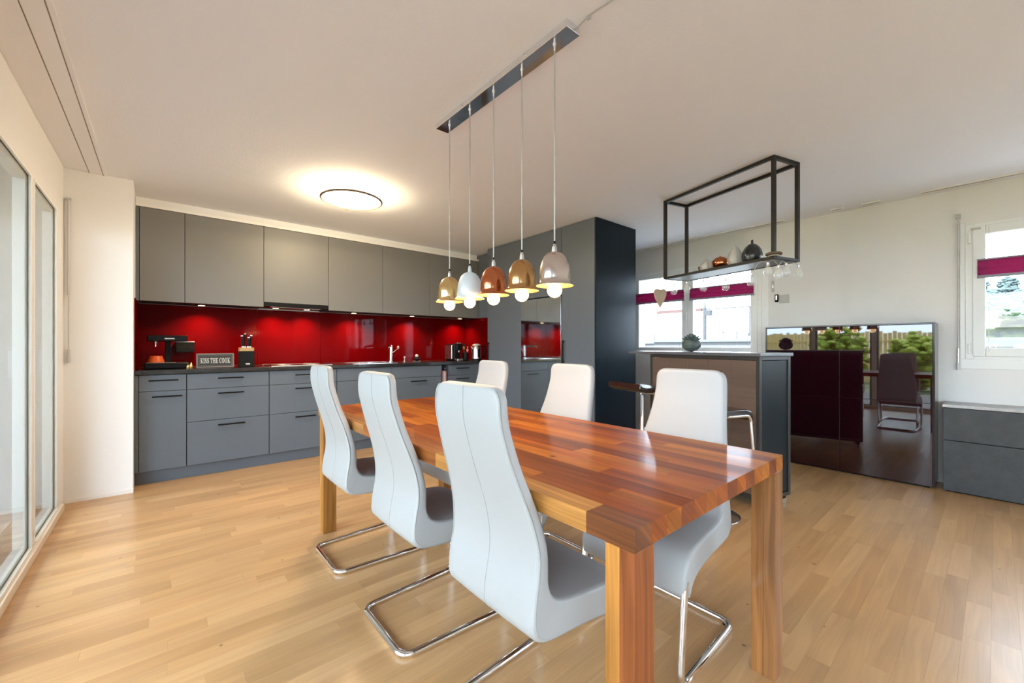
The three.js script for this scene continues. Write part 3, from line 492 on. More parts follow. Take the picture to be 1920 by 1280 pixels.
// ================================================================ DINING CHAIRS (facing local +x, back at x = 0)
function chairProto() {
  const o = thing('dining_chair', '', 'chair', [0, 0, 0], 0, 'white cantilever dining chairs round the table');
  // outer (rear and underside), inner (front and seat) and half width at paired stations
  const S = [
    [-0.001, 1.035, 0.033, 1.038, 0.157], [0.0, 0.96, 0.036, 0.96, 0.159], [0.016, 0.89, 0.052, 0.893, 0.164], [0.037, 0.82, 0.072, 0.826, 0.172], [0.061, 0.75, 0.097, 0.757, 0.184], [0.080, 0.685, 0.118, 0.69, 0.195], [0.091, 0.62, 0.131, 0.622, 0.203], [0.090, 0.56, 0.134, 0.570, 0.203],
    [0.080, 0.51, 0.134, 0.535, 0.203], [0.072, 0.455, 0.142, 0.508, 0.204], [0.074, 0.42, 0.158, 0.488, 0.205], [0.098, 0.393, 0.19, 0.474, 0.206], [0.15, 0.383, 0.235, 0.468, 0.209], [0.22, 0.379, 0.285, 0.465, 0.213], [0.29, 0.374, 0.34, 0.461, 0.217], [0.36, 0.364, 0.40, 0.455, 0.221], [0.415, 0.348, 0.455, 0.436, 0.224], [0.445, 0.326, 0.485, 0.393, 0.225], [0.455, 0.306, 0.497, 0.345, 0.224], [0.460, 0.300, 0.495, 0.308, 0.222],
  ];
  const co = new THREE.CatmullRomCurve3(S.map((s) => new THREE.Vector3(s[0], s[1], s[4]))), ci = new THREE.CatmullRomCurve3(S.map((s) => new THREE.Vector3(s[2], s[3], 0)));
  const st = []; const NS = 60;
  for (let i = 0; i <= NS; i++) { const t = i / NS, a = co.getPoint(t), b = ci.getPoint(t); st.push({ o: [a.x, a.y], i: [b.x, b.y], w: a.z, t }); }
  // rounded top corners
  const R = 0.045, extra = []; for (const d of [0, 0.0022, 0.008, 0.016, 0.026, 0.036]) { extra.push(d); }
  const rows = [];
  const top = st[0];
  for (const d of extra) { const f = Math.sqrt(Math.max(0, R * R - (R - d) * (R - d))); const e = d === 0 ? 0.35 : d < 0.005 ? 0.8 : 1, mx = (top.o[0] + top.i[0]) / 2, hx = (top.i[0] - top.o[0]) / 2 * e; rows.push({ o: [mx - hx, 1.045 - d], i: [mx + hx, 1.047 - d], w: top.w - R + f }); }
  for (const s of st) if (s.o[1] < 1.045 - 0.038 || s.t > 0.1) rows.push(s);
  const end = rows[rows.length - 1]; { const mx = (end.o[0] + end.i[0]) / 2, my = (end.o[1] + end.i[1]) / 2 - 0.006; rows.push({ o: [mx - 0.004, my], i: [mx + 0.004, my], w: end.w - 0.006 }); }
  // cross-section loop: rear face, right edge, front face, left edge
  const loop = []; const NF = 10, NC = 5;
  for (let k = 0; k <= NF; k++) loop.push(['f', 0, -1 + 2 * k / NF]);
  for (let k = 1; k < NC; k++) loop.push(['c', k / NC, 1]);
  for (let k = 0; k <= NF; k++) loop.push(['f', 1, 1 - 2 * k / NF]);
  for (let k = 1; k < NC; k++) loop.push(['c', 1 - k / NC, -1]);
  const P = loop.length, pos = [], uv = [];
  let run = 0;
  rows.forEach((s, j) => {
    if (j) run += Math.hypot(s.i[0] - rows[j - 1].i[0], s.i[1] - rows[j - 1].i[1]);
    const dx = s.i[0] - s.o[0], dy = s.i[1] - s.o[1], th = Math.hypot(dx, dy), r = Math.min(0.45 * th, 0.018);
    for (const [kind, q, z] of loop) {
      let u = q, zz;
      if (kind === 'f') { const edge = Math.max(0, s.w - r); zz = z * edge; const b = q === 1 ? 0.007 * (1 - z * z * z * z) : -0.002 * (1 - z * z); u = q + (th > 1e-6 ? b * Math.min(1, th / 0.03) / th : 0); }
      else { const a = q * Math.PI; zz = z * (s.w - r + r * Math.sin(a)); u = 0.5 - 0.5 * Math.cos(a); if (th > 2 * r) { const e = r / th; u = a < Math.PI / 2 ? e * (1 - Math.cos(a)) : 1 - e * (1 + Math.cos(a)); } }
      pos.push(s.o[0] + dx * u, s.o[1] + dy * u, zz); uv.push(zz, run);
    }
  });
  const build = (j0, j1, cap0, cap1, nrm) => {
    const p = [], n = [], t = [], idx = [];
    for (let j = j0; j <= j1; j++) for (let k = 0; k < P; k++) { const i = j * P + k; p.push(pos[3 * i], pos[3 * i + 1], pos[3 * i + 2]); if (nrm) n.push(nrm[3 * i], nrm[3 * i + 1], nrm[3 * i + 2]); t.push(uv[2 * i], uv[2 * i + 1]); }
    for (let j = 0; j < j1 - j0; j++) for (let k = 0; k < P; k++) { const a = j * P + k, b = j * P + (k + 1) % P; idx.push(a, a + P, b, b, a + P, b + P); }
    const fan = (base, flip) => { for (let k = 1; k < P - 1; k++) flip ? idx.push(base, base + k, base + k + 1) : idx.push(base, base + k + 1, base + k); };
    if (cap0) fan(0, true); if (cap1) fan((j1 - j0) * P, false);
    const g = new THREE.BufferGeometry(); g.setAttribute('position', new THREE.Float32BufferAttribute(p, 3)); g.setAttribute('uv', new THREE.Float32BufferAttribute(t, 2)); g.setIndex(idx);
    if (nrm) g.setAttribute('normal', new THREE.Float32BufferAttribute(n, 3)); else g.computeVertexNormals(); return g;
  };
  const whole = build(0, rows.length - 1, true, true), nrm = whole.attributes.normal.array;
  let js = rows.findIndex((s) => s.i[1] < 0.505);
  part('backrest', build(0, js, true, false, nrm), M.leather, o); part('seat', build(js, rows.length - 1, false, true, nrm), M.leather, o);
  // piping just inside the rear edge, both sides, and the seam down the middle of the back
  for (const s of [-1, 1]) { const pts = rows.slice(2, -1).map((q) => { const dx = q.i[0] - q.o[0], dy = q.i[1] - q.o[1], th = Math.hypot(dx, dy); return new THREE.Vector3(q.o[0] + dx * 0.12, q.o[1] + dy * 0.12, s * (q.w - 0.003)); }); part('piping', sweepTube(pts, 0.0028, 6), M.piping, o); }
  { const pts = rows.slice(1, js + 10).map((q) => { const dx = q.i[0] - q.o[0], dy = q.i[1] - q.o[1], th = Math.hypot(dx, dy); return new THREE.Vector3(q.o[0] - dx / th * 0.0022, q.o[1] - dy / th * 0.0022, 0); }); part('back_seam', sweepTube(pts, 0.0011, 5), M.seam, o); }
  const r = 0.0125, y = r, a = 0.190, b = 0.213;
  part('tube_frame', bent([[0.478, 0.36, b], [0.512, y, b], [0.036, y, a], [0.036, y, -a], [0.512, y, -b], [0.478, 0.36, -b]], r, 0.055, 14), M.chrome, o);
  for (const s of [-1, 1]) part('glide', cyl(0.009, 0.009, 0.006, 0.045, 0.002, s * 0.165, 12), M.black, o);
  return o;
}
{
  const c = chairProto(), x = 0.635, xr = 1.822;
  c.position.set(x, 0, -0.95); c.userData.label = 'nearest white cantilever chair, back to the glass doors, with its centre seam showing';
  copy(c, [x, 0, -1.595], 0, 'middle white cantilever chair on the glass-door side of the table');
  copy(c, [x, 0, -2.325], 0, 'farthest white cantilever chair on the glass-door side, beside the far table leg');
  copy(c, [xr, 0, -0.893], Math.PI, 'nearest white cantilever chair on the bar side of the table');
  copy(c, [xr + 0.01, 0, -1.60], Math.PI, 'middle white cantilever chair on the bar side, before the tall units');
  copy(c, [xr + 0.01, 0, -2.345], Math.PI, 'farthest white cantilever chair on the bar side, before the worktop end');
}

// ================================================================ PENDANT LIGHT OVER THE TABLE
{
  const X = 1.265, o = thing('pendant_light', 'chrome bar pendant with five dome shades in brass, white, copper, bronze and nickel', 'pendant light', [X, 0, 0]);
  part('canopy', bx(-0.040, 2.418, -2.123, 0.040, H - 0.001, -1.103, 0.002), M.chrome, o);
  for (const z of [-1.85, -1.35]) part('screw', cyl(0.004, 0.004, 0.006, 0, 0, 0, 10).rotateZ(Math.PI / 2).translate(-0.042, 2.436, z), M.steel, o);
  const shade = [[0.0795, 0.0], [0.080, 0.002], [0.0745, 0.0065], [0.0685, 0.013], [0.0675, 0.03], [0.066, 0.055], [0.0625, 0.08], [0.056, 0.103], [0.046, 0.122], [0.033, 0.135], [0.018, 0.142], [0.010, 0.144]];
  const inner = shade.map(([r, y]) => [Math.max(r - 0.0018, 0.008), y - 0.0014]).reverse().map(([r, y]) => [r, Math.max(y, 0.0002)]);
  const L = [[-2.039, M.brass, 'brass dome shade'], [-1.835, M.whiteEnamel, 'white dome shade'], [-1.627, M.copper, 'copper dome shade'], [-1.415, M.bronze, 'bronze dome shade'], [-1.208, M.nickel, 'nickel dome shade']];
  const sg = lathe(shade, 56), ig = lathe(inner, 48), capg = mergeGeometries([plain(cyl(0.0095, 0.0115, 0.024, 0, 0.154, 0, 20)), plain(cyl(0.006, 0.008, 0.012, 0, 0.171, 0, 16))]), bg = new THREE.SphereGeometry(0.0315, 28, 20);
  const y = 1.403;
  for (const [z, m, l] of L) {
    const p = new THREE.Group(); p.name = 'pendant'; p.position.set(0, y, z); o.add(p);
    part('shade', sg, m, p, l); part('lining', ig, M.lining, p, 'pale inside of the shade'); part('cap', capg, m === M.whiteEnamel ? M.whiteEnamel : M.steel, p); part('grip', cyl(0.0045, 0.0055, 0.014, 0, 0.182, 0, 12), M.black, p);
    part('cord', cyl(0.0030, 0.0030, 2.418 - y - 0.18 - 0.02, 0, 0.18 + (2.418 - y - 0.2) / 2, 0, 8), M.cord, p);
    part('cord_holder', [cyl(0.005, 0.005, 0.03, 0, 2.405 - y, 0, 12), cyl(0.009, 0.009, 0.006, 0, 2.415 - y, 0, 14)], M.chrome, p);
    const b = part('bulb', bg, M.bulb, p, 'glowing round opal bulb'); b.position.y = -0.018;
    part('socket', cyl(0.014, 0.016, 0.05, 0, 0.045, 0, 16), M.plastic, p);
    const li = new THREE.PointLight(C(1.0, 0.74, 0.48), 3.2 * PENDANT_LAMP, 0, 2); li.name = 'pendant_lamp'; li.position.set(X, y - 0.018, z); li.castShadow = true; li.shadow.radius = 1.6; scene.add(li);
  }
  const c = thing('ceiling_cable', 'thin white cable on the ceiling running off the end of the pendant canopy', 'cable'); part('cable', tube([[1.285, 2.436, -1.104], [1.285, 2.445, -1.07], [1.280, 2.446, -1.02], [1.29, 2.446, -0.93], [1.33, 2.446, -0.7], [1.40, 2.446, -0.3]], 0.0025, 60, 8), M.cord, c); part('clip', bx(1.278, 2.438, -1.05, 1.292, 2.45, -1.035, 0.002), M.plastic, c);
}
// round ceiling lamp in the kitchen
{
  const o = thing('ceiling_lamp', 'round glowing ceiling lamp with a thin metal ring in front of the wall cabinets', 'ceiling lamp', [1.235, H, -3.545]);
  part('mount', cyl(0.20, 0.20, 0.03, 0, -0.0155, 0, 48), M.whiteEnamel, o); 
  part('ring', new THREE.TorusGeometry(0.240, 0.009, 10, 72).rotateX(Math.PI / 2).translate(0, -0.064, 0), M.lampRing, o);
  part('diffuser', lathe([[0.001, -0.088], [0.10, -0.086], [0.18, -0.078], [0.222, -0.066], [0.232, -0.058], [0.228, -0.036], [0.20, -0.030], [0.001, -0.030]], 64), M.diffuser, o);
  const a = new THREE.RectAreaLight(C(1.0, 0.80, 0.52), 8 * CEILING_LAMP, 0.36, 0.36); a.name = 'ceiling_lamp_panel'; a.position.set(1.235, H - 0.092, -3.545); a.lookAt(1.235, 0, -3.545); scene.add(a);
  const l = new THREE.PointLight(C(1.0, 0.80, 0.50), 7.0 * CEILING_LAMP, 0, 2); l.name = 'ceiling_lamp_halo'; l.position.set(1.235, H - 0.056, -3.545); l.shadow.radius = 3; l.castShadow = true; scene.add(l);
}

// ================================================================ BAR, STOOLS, HANGING SHELF (turned 15.4 degrees)
const D = [0.2651, -0.9642], Nn = [0.9642, 0.2651];            // along the bar away from the viewer; across it to the window
const BT = Math.atan2(-D[1], D[0]) - Math.PI / 2;              // turn that maps local -z to D
const at = (o, k, m) => [o[0] + D[0] * k + Nn[0] * m, o[1] + D[1] * k + Nn[1] * m];
const BO = [3.138, -1.056];
{
  // local frame: x across to the window, -z along the bar
  const o = thing('bar_counter', 'dark rolling bar counter with brown wooden front and steel framed end panel', 'bar', [BO[0], 0, BO[1]], BT);
  const Lb = 1.035, Wb = 0.345, y0 = 0.075, y1 = 1.076;
  part('top', bx(-0.012, y1, -1.32, Wb + 0.012, 1.102, 0.014, 0.005), M.barTop, o);
  for (let i = 0; i < 5; i++) part('front_board', bx(0.004, y0 + 0.03, -Lb + 0.02 + i * 0.199, 0.022, y1 - 0.028, -Lb + 0.02 + (i + 1) * 0.199 - 0.0015, 0.002), M.barWood, o);
  part('back_panel', bx(Wb - 0.02, y0 + 0.03, -Lb + 0.02, Wb - 0.004, y1 - 0.03, -0.02), M.barPanel, o);
  part('end_panel', bx(0.026, y0 + 0.035, -0.016, Wb - 0.026, y1 - 0.030, -0.008), M.barPanel, o); part('end_panel', bx(0.026, y0 + 0.035, -Lb + 0.008, Wb - 0.026, y1 - 0.030, -Lb + 0.016), M.barPanel, o);
  part('shelf', bx(0.022, 0.55, -Lb + 0.02, Wb - 0.02, 0.57, -0.02), M.barPanel, o); part('shelf', bx(0.022, y0, -Lb + 0.02, Wb - 0.02, y0 + 0.02, -0.02), M.barPanel, o);
  const p = 0.026;
  for (const [a, b] of [[0, -p], [Wb - p, -p], [0, -Lb], [Wb - p, -Lb]]) part('post', bx(a, y0, b, a + p, y1, b + p, 0.002), M.barFrame, o);
  for (const y of [y0, y1 - p]) { part('rail', bx(p, y, -p, Wb - p, y + p, 0, 0.002), M.barFrame, o); part('rail', bx(p, y, -Lb, Wb - p, y + p, -Lb + p, 0.002), M.barFrame, o); part('rail', bx(0, y, -Lb + p, p, y + p, -p, 0.002), M.barFrame, o); part('rail', bx(Wb - p, y, -Lb + p, Wb, y + p, -p, 0.002), M.barFrame, o); }
  for (const [a, b] of [[0.03, -0.04], [Wb - 0.03, -0.04], [0.03, -Lb + 0.04], [Wb - 0.03, -Lb + 0.04]]) { const c = part('caster', [bx(a - 0.016, 0.045, b - 0.016, a + 0.016, y0, b + 0.016, 0.003), cyl(0.006, 0.006, 0.03, a, 0.055, b, 10)], M.black, o); part('wheel', new THREE.CylinderGeometry(0.026, 0.026, 0.018, 24).rotateX(Math.PI / 2).translate(a + 0.008, 0.026, b), M.steel, c); }
}
function stoolProto() {
  const o = thing('bar_stool', '', 'stool', [0, 0, 0], 0, 'bar stools in front of the bar counter'); const h = 0.72;
  // seat: bent veneer with upturned rear edge and drooping front; local +x to the bar
  const prof = [[-0.19, 0.030], [-0.17, 0.010], [-0.13, 0.0], [-0.05, -0.004], [0.05, -0.002], [0.12, -0.006], [0.16, -0.02], [0.178, -0.045]];
  const sh = new THREE.Shape(); prof.forEach(([x, y], i) => i ? sh.lineTo(x, y + 0.012) : sh.moveTo(x, y + 0.012)); [...prof].reverse().forEach(([x, y]) => sh.lineTo(x - 0.002, y - 0.012));
  part('seat', new THREE.ExtrudeGeometry(sh, { depth: 0.36, bevelEnabled: true, bevelSize: 0.007, bevelThickness: 0.012, bevelSegments: 3 }).translate(0, h, -0.18), M.wenge, o);
  part('mount_plate', bx(-0.08, h - 0.030, -0.10, 0.08, h - 0.016, 0.10, 0.004), M.chrome, o);
  part('footrest_loop', bent([[-0.06, h - 0.024, 0.188], [0.155, h - 0.03, 0.188], [0.20, 0.31, 0.188], [0.20, 0.31, -0.188], [0.155, h - 0.03, -0.188], [-0.06, h - 0.024, -0.188]], 0.010, 0.045, 12), M.chrome, o);
  part('crossbar', sweepTube([[-0.055, h - 0.024, -0.188], [-0.055, h - 0.024, 0.188]].map((p) => new THREE.Vector3(...p)), 0.009, 10), M.chrome, o);
  part('column', [cyl(0.019, 0.019, h - 0.40, 0, 0.38 + (h - 0.40) / 2 - 0.02, 0, 20), cyl(0.027, 0.027, 0.38, 0, 0.20, 0, 24)], M.chrome, o);
  part('base', lathe([[0.001, 0.016], [0.04, 0.016], [0.17, 0.011], [0.188, 0.007], [0.19, 0.0], [0.001, 0.0]], 56), M.chrome, o);
  return o;
}
{
  const s = stoolProto(); const p = at(BO, 0.14, -0.32); s.position.set(p[0], 0, p[1]); s.rotation.y = BT; s.userData.label = 'dark wood bar stool at the near bar end, half hidden by a white chair';
  const q = at(BO, 0.78, -0.33), t = stoolProto(); t.name = 'bar_stool_001'; taken.bar_stool = 1; t.position.set(q[0], 0.0, q[1]); t.rotation.y = BT; t.userData.label = 'dark wood bar stool with the higher seat, before the tall unit side panel';
  for (const m of t.children) if (['seat', 'mount_plate', 'crossbar', 'footrest_loop'].includes(m.name)) m.position.y = 0.085; else if (m.name === 'column') m.scale.y = 1.1;
}
{ // shelf hung from the ceiling
  const A = [3.432, -1.936], o = thing('hanging_shelf', 'black steel frame hung from the ceiling with a shelf above the bar', 'shelf', [A[0], 0, A[1]], BT);
  const w = 0.286, l = 0.996, s = 0.024, y0 = 1.745, y1 = H;      // local: +z toward the viewer, +x to the window
  for (const [x, z] of [[0, 0], [w - s, 0], [0, l - s], [w - s, l - s]]) part('post', bx(x, y0, z, x + s, y1 - 0.001, z + s, 0.0015), M.iron, o);
  for (const x of [0, w - s]) part('top_rail', bx(x, y1 - s, s, x + s, y1 - 0.001, l - s, 0.0015), M.iron, o);
  for (const z of [0, l - s]) part('top_rail', bx(s, y1 - s, z, w - s, y1 - 0.001, z + s, 0.0015), M.iron, o);
  for (const x of [0, w - s]) part('bottom_rail', bx(x, y0, s, x + s, y0 + s * 0.8, l - s, 0.0015), M.iron, o);
  for (const z of [0, l - s]) part('bottom_rail', bx(s, y0, z, w - s, y0 + s * 0.8, z + s, 0.0015), M.iron, o);
  part('shelf_board', bx(s, y0 + 0.003, s, w - s, y0 + 0.017, l - s), M.shelfSteel, o);
  const Y = y0 + 0.02;
  const on = (k, m) => { const p = [A[0] - D[0] * k + Nn[0] * m, A[1] - D[1] * k + Nn[1] * m]; return p; };
  const egg = (rad, h, pow, rib) => { const pts = []; for (let i = 0; i <= 18; i++) { const t = i / 18; pts.push([Math.max(0.0008, rad * Math.pow(Math.sin(Math.PI * (0.25 + 0.75 * t)), pow)), h * t]); } const g = lathe(pts, 48); if (rib) { const p = g.attributes.position; for (let i = 0; i < p.count; i++) { const a = Math.atan2(p.getZ(i), p.getX(i)), k = 1 - rib * Math.pow(Math.abs(Math.cos(a * 4)), 6); p.setX(i, p.getX(i) * k); p.setZ(i, p.getZ(i) * k); } g.computeVertexNormals(); } return g; };
  let p = on(0.385, 0.09); let t = thing('ceramic_pumpkin', 'small white ribbed ceramic pumpkin at the left on the hanging shelf', 'ornament', [p[0], Y, p[1]]); part('body', egg(0.054, 0.10, 0.75, 0.1), M.porcelain, t); part('stem', cyl(0.003, 0.006, 0.02, 0, 0.103, 0, 10), M.porcelain, t);
  p = on(0.32, 0.12); t = thing('tealight_holder', 'pale tealight cup half hidden behind the small white pumpkin', 'candle holder', [p[0], Y, p[1]]); part('cup', lathe([[0.001, 0], [0.03, 0], [0.038, 0.05], [0.035, 0.05], [0.028, 0.006], [0.001, 0.006]], 28), M.timber, t); part('candle', cyl(0.026, 0.026, 0.03, 0, 0.022, 0, 20), M.porcelain, t);
  p = on(0.51, 0.09); t = thing('copper_bowl', 'shiny copper lidded bowl on the hanging shelf', 'bowl', [p[0], Y, p[1]]); part('bowl', lathe([[0.001, 0], [0.035, 0], [0.056, 0.02], [0.06, 0.045], [0.055, 0.070], [0.03, 0.088], [0.001, 0.093]], 36), M.copper, t); part('knob', new THREE.SphereGeometry(0.008, 12, 10).translate(0, 0.098, 0), M.copper, t);
  p = on(0.64, 0.09); t = thing('ceramic_pumpkin', 'tall white egg-shaped ceramic piece beside the black pumpkin', 'ornament', [p[0], Y, p[1]]); part('body', egg(0.055, 0.150, 0.7, 0.07), M.porcelain, t); part('stem', cyl(0.003, 0.006, 0.02, 0, 0.153, 0, 10), M.porcelain, t);
  p = on(0.775, 0.09); t = thing('ceramic_pumpkin', 'black glossy ribbed pumpkin with a short stem on the hanging shelf', 'ornament', [p[0], Y, p[1]]); const blk = phy(C(0.006, 0.009, 0.011), 0.3, { clearcoat: 0.5 }); part('body', egg(0.068, 0.140, 0.5, 0.08), blk, t); part('stem', [cyl(0.006, 0.011, 0.022, 0, 0.147, 0, 12), new THREE.SphereGeometry(0.009, 12, 8).translate(0, 0.158, 0)], blk, t);
  p = on(0.985, 0.012); t = thing('wooden_disc', 'brown wooden ring threaded on the near post of the hanging shelf', 'ornament', [p[0], Y + 0.012, p[1]]); part('ring', new THREE.TorusGeometry(0.042, 0.009, 10, 36).rotateX(Math.PI / 2), M.timber, t); part('twine', new THREE.TorusGeometry(0.030, 0.004, 8, 30).rotateX(Math.PI / 2).translate(0, -0.012, 0), M.cord, t);
  // string of glass drop lights along the near edge
  const sx = -0.006, f = thing('string_light', 'string of clear glass drop bulbs hung along the hanging shelf', 'string lights', [A[0], 0, A[1]], BT);
  const drops = [[0.125, 1.693, 0], [0.245, 1.695, 0.02], [0.43, 1.683, 0], [0.63, 1.665, 0], [0.835, 1.672, 0], [0.955, 1.725, 0], [1.003, 1.700, 0.04], [1.003, 1.722, 0.12], [1.003, 1.720, 0.26]];
  const cordPts = []; drops.forEach(([z, y, x], i) => { cordPts.push([x + sx, y, z]); const nx = drops[i + 1]; if (nx) cordPts.push([(x + nx[2]) / 2 + sx, Math.max(y, nx[1]) + 0.012, (z + nx[0]) / 2]); });
  cordPts.unshift([sx, 1.75, 0.01]); part('cord', tube(cordPts, 0.0016, 160, 6), M.cord, f);
  const dg = lathe([[0.001, -0.095], [0.014, -0.093], [0.024, -0.084], [0.0285, -0.072], [0.026, -0.058], [0.019, -0.038], [0.012, -0.022], [0.009, -0.016], [0.001, -0.016]], 9), cg = mergeGeometries([plain(cyl(0.0095, 0.0095, 0.018, 0, -0.012, 0, 14)), plain(cyl(0.004, 0.006, 0.006, 0, -0.001, 0, 10))]), fg = cyl(0.002, 0.002, 0.03, 0, -0.042, 0, 6);
  for (const [z, y, x] of drops) { const b = part('bulb', dg, M.crystal, f); b.position.set(x + sx, y, z); part('cap', cg, M.steel, b); part('filament', fg, M.gold, b); }
  const h = thing('heart_pendant', 'pale wooden heart hanging from the far corner of the hanging shelf', 'ornament', [A[0] - 0.02, 1.60, A[1] - 0.02], -0.5);
  const hs = new THREE.Shape(); hs.moveTo(0, -0.10); hs.bezierCurveTo(-0.035, -0.04, -0.062, 0.0, -0.056, 0.035); hs.bezierCurveTo(-0.05, 0.066, -0.012, 0.066, 0, 0.036); hs.bezierCurveTo(0.012, 0.066, 0.05, 0.066, 0.056, 0.035); hs.bezierCurveTo(0.062, 0.0, 0.035, -0.04, 0, -0.10);
  part('heart', new THREE.ExtrudeGeometry(hs, { depth: 0.012, bevelEnabled: true, bevelSize: 0.004, bevelThickness: 0.003, bevelSegments: 2 }).translate(0, 0, -0.006), M.paleWood, h); part('twine', [sweepTube([[0, 0.03, 0], [0.004, 0.10, 0], [0, 0.165, 0]].map((v) => new THREE.Vector3(...v)), 0.002, 6), sweepTube([[0, 0.03, 0], [-0.006, 0.10, 0], [0, 0.165, 0]].map((v) => new THREE.Vector3(...v)), 0.002, 6)], M.iron, h); part('bead', cyl(0.004, 0.003, 0.04, 0, -0.118, 0, 8), M.iron, h);
}
{ // succulent on the bar
  const p = at(BO, 0.72, 0.165), o = thing('succulent_plant', 'grey-green succulent in a faceted slate pot on the bar top', 'plant', [p[0], 1.1025, p[1]]);
  part('pot', new THREE.IcosahedronGeometry(0.078, 1).scale(1, 0.80, 1).translate(0, 0.060, 0), M.slate, o);
  const lf = new THREE.SphereGeometry(1, 10, 8);
  for (let r = 0; r < 4; r++) { const n = [10, 8, 6, 4][r]; for (let i = 0; i < n; i++) { const m = part('leaf', lf, M.succulent, o), a = i / n * 6.283 + r * 0.4, tilt = [0.35, 0.65, 0.95, 1.25][r], d = [0.052, 0.040, 0.026, 0.012][r]; m.scale.set(0.030 - r * 0.004, 0.007, 0.015); m.position.set(Math.cos(a) * d, 0.104 + r * 0.011, Math.sin(a) * d); m.rotation.set(0, -a, tilt, 'YXZ'); } }
}

// ================================================================ SIDEBOARD AND LOW CHEST
{
  const x = 4.72, z0 = -1.535, z1 = -0.318, yt = 1.342, o = thing('tall_sideboard', 'glossy black-cherry glass sideboard reflecting the room, against the window wall', 'sideboard', [0, 0, 0]);
  part('carcass', bx(x + 0.022, 0.03, z0 + 0.004, 5.012, yt - 0.014, z1 - 0.004, 0.002), M.cherryLacquer, o); part('top', bx(x, yt - 0.013, z0, 5.014, yt, z1, 0.002), M.cherryLacquer, o); part('side_panel', bx(x, 0.02, z1 - 0.012, 5.014, yt - 0.013, z1, 0.0015), M.cherryLacquer, o); part('side_panel', bx(x, 0.02, z0, 5.014, yt - 0.013, z0 + 0.012, 0.0015), M.cherryLacquer, o); part('plinth', bx(x + 0.03, 0.0, z0 + 0.03, 4.99, 0.03, z1 - 0.03), M.black, o);
  const zm = (z0 + z1) / 2, e = 0.0015;
  for (const [a, b] of [[z0 + 0.013, zm], [zm, z1 - 0.013]]) { part('door', bx(x - 0.001, 0.686, a + e, x + 0.018, yt - 0.015, b - e, 0.0015), M.cherryGlass, o); part('drop_door', bx(x - 0.001, 0.018, a + e, x + 0.018, 0.683, b - e, 0.0015), M.cherryGlass, o); }
  const q = thing('low_chest', 'low chest with dark slate-grey drawer fronts under the right-hand window', 'chest', [0, 0, 0]);
  const X = 4.73, a = -0.275, b = 1.30; part('carcass', bx(X + 0.021, 0.02, a + 0.002, 5.005, 0.664, b), M.greyDark, q); part('top', bx(X - 0.003, 0.666, a - 0.004, 5.012, 0.690, b + 0.004, 0.002), M.concreteTop, q); part('plinth', bx(X + 0.03, 0, a + 0.02, 4.99, 0.02, b - 0.02), M.black, q);
  for (const [u, v] of [[a, 0.51], [0.514, b]]) { part('drawer', bx(X, 0.410, u + 0.002, X + 0.02, 0.662, v - 0.002, 0.002), M.concrete, q); part('drawer', bx(X, 0.012, u + 0.002, X + 0.02, 0.405, v - 0.002, 0.002), M.concrete, q); }
}

// ================================================================ OUTSIDE
function foliage(name, label, cat, p, rx, ry, n, mat, group, leafSize = 0.2, trunkH = 0) {
  const o = thing(name, label, cat, p, 0, group); const gs = [];
  for (let i = 0; i < n; i++) { const u = rr(-1, 1), a = rr(0, 6.283), q = Math.sqrt(1 - u * u), R = Math.pow(rnd(), 0.33) * rr(0.82, 1.08), g = new THREE.IcosahedronGeometry(leafSize * rr(0.6, 1.3), 0); g.scale(1, rr(0.5, 0.9), 1); g.rotateY(rr(0, 6)); g.translate(Math.cos(a) * q * R * rx, trunkH + ry + u * R * ry, Math.sin(a) * q * R * rx); gs.push(g); }
  part('foliage', gs, mat, o); part('trunk', cyl(rx * 0.06, rx * 0.1, trunkH + ry, 0, (trunkH + ry) / 2, 0, 8), M.bark, o); return o;
}
{ // terrace on the left
  const d = struct('terrace_deck', 'grey timber terrace outside the glass doors'); part('base', bx(-4.2, -0.12, -4.6, XL - 0.06, -0.032, 5.6), M.subfloor, d);
  for (let i = 0; i < 24; i++) { const x1 = XL - 0.062 - i * 0.145; part('board', bx(x1 - 0.140, -0.03, -4.5, x1, -0.005, 5.5, 0.003), M.deck, d); }
  const w = struct('wall_terrace', 'pale rendered wall at the end of the terrace'); part('surface', bx(-4.2, -0.12, -4.75, XL - 0.06, 2.9, -4.5), M.render, w);
  const bal = struct('ceiling_balcony', 'pale balcony slab above the terrace'); part('slab', bx(-2.65, 2.76, -4.5, XL - 0.06, 2.95, 5.6), M.render, bal);
  const g = struct('garden_lawn', 'garden lawn beyond the terrace'); part('surface', bx(-40, -0.6, -30, -4.2, -0.12, 30), M.lawn, g);
  const fence = thing('reed_fence', 'yellowish upright reed fence across the garden', 'fence', [-9.5, -0.12, 0]); const gs = []; for (let i = 0; i < 150; i++) { const z = -9 + i * 0.12; gs.push(bx(-0.03, 0, z, 0.03, 1.75 + rr(-0.05, 0.05), z + 0.1)); } const sl = part('reeds', gs, M.reed, fence); sl.userData.kind = 'stuff'; part('rail', bx(0.03, 0.5, -9, 0.06, 0.56, 9), M.reed, fence); part('rail', bx(0.03, 1.4, -9, 0.06, 1.46, 9), M.reed, fence);
  for (const [z, x, r, l] of [[-3.3, -7.2, 0.75, 'round green garden bush left of the fence middle'], [-1.55, -7.0, 0.62, 'small bright green garden bush before the fence'], [0.6, -8.2, 0.9, 'large green garden bush before the fence'], [2.4, -7.6, 0.7, 'green garden bush at the near end of the fence']]) foliage('garden_bush', l, 'bush', [x, -0.12, z], r, r * 1.35, 300, M.leafLight, 'bushes in the garden', 0.13);
}
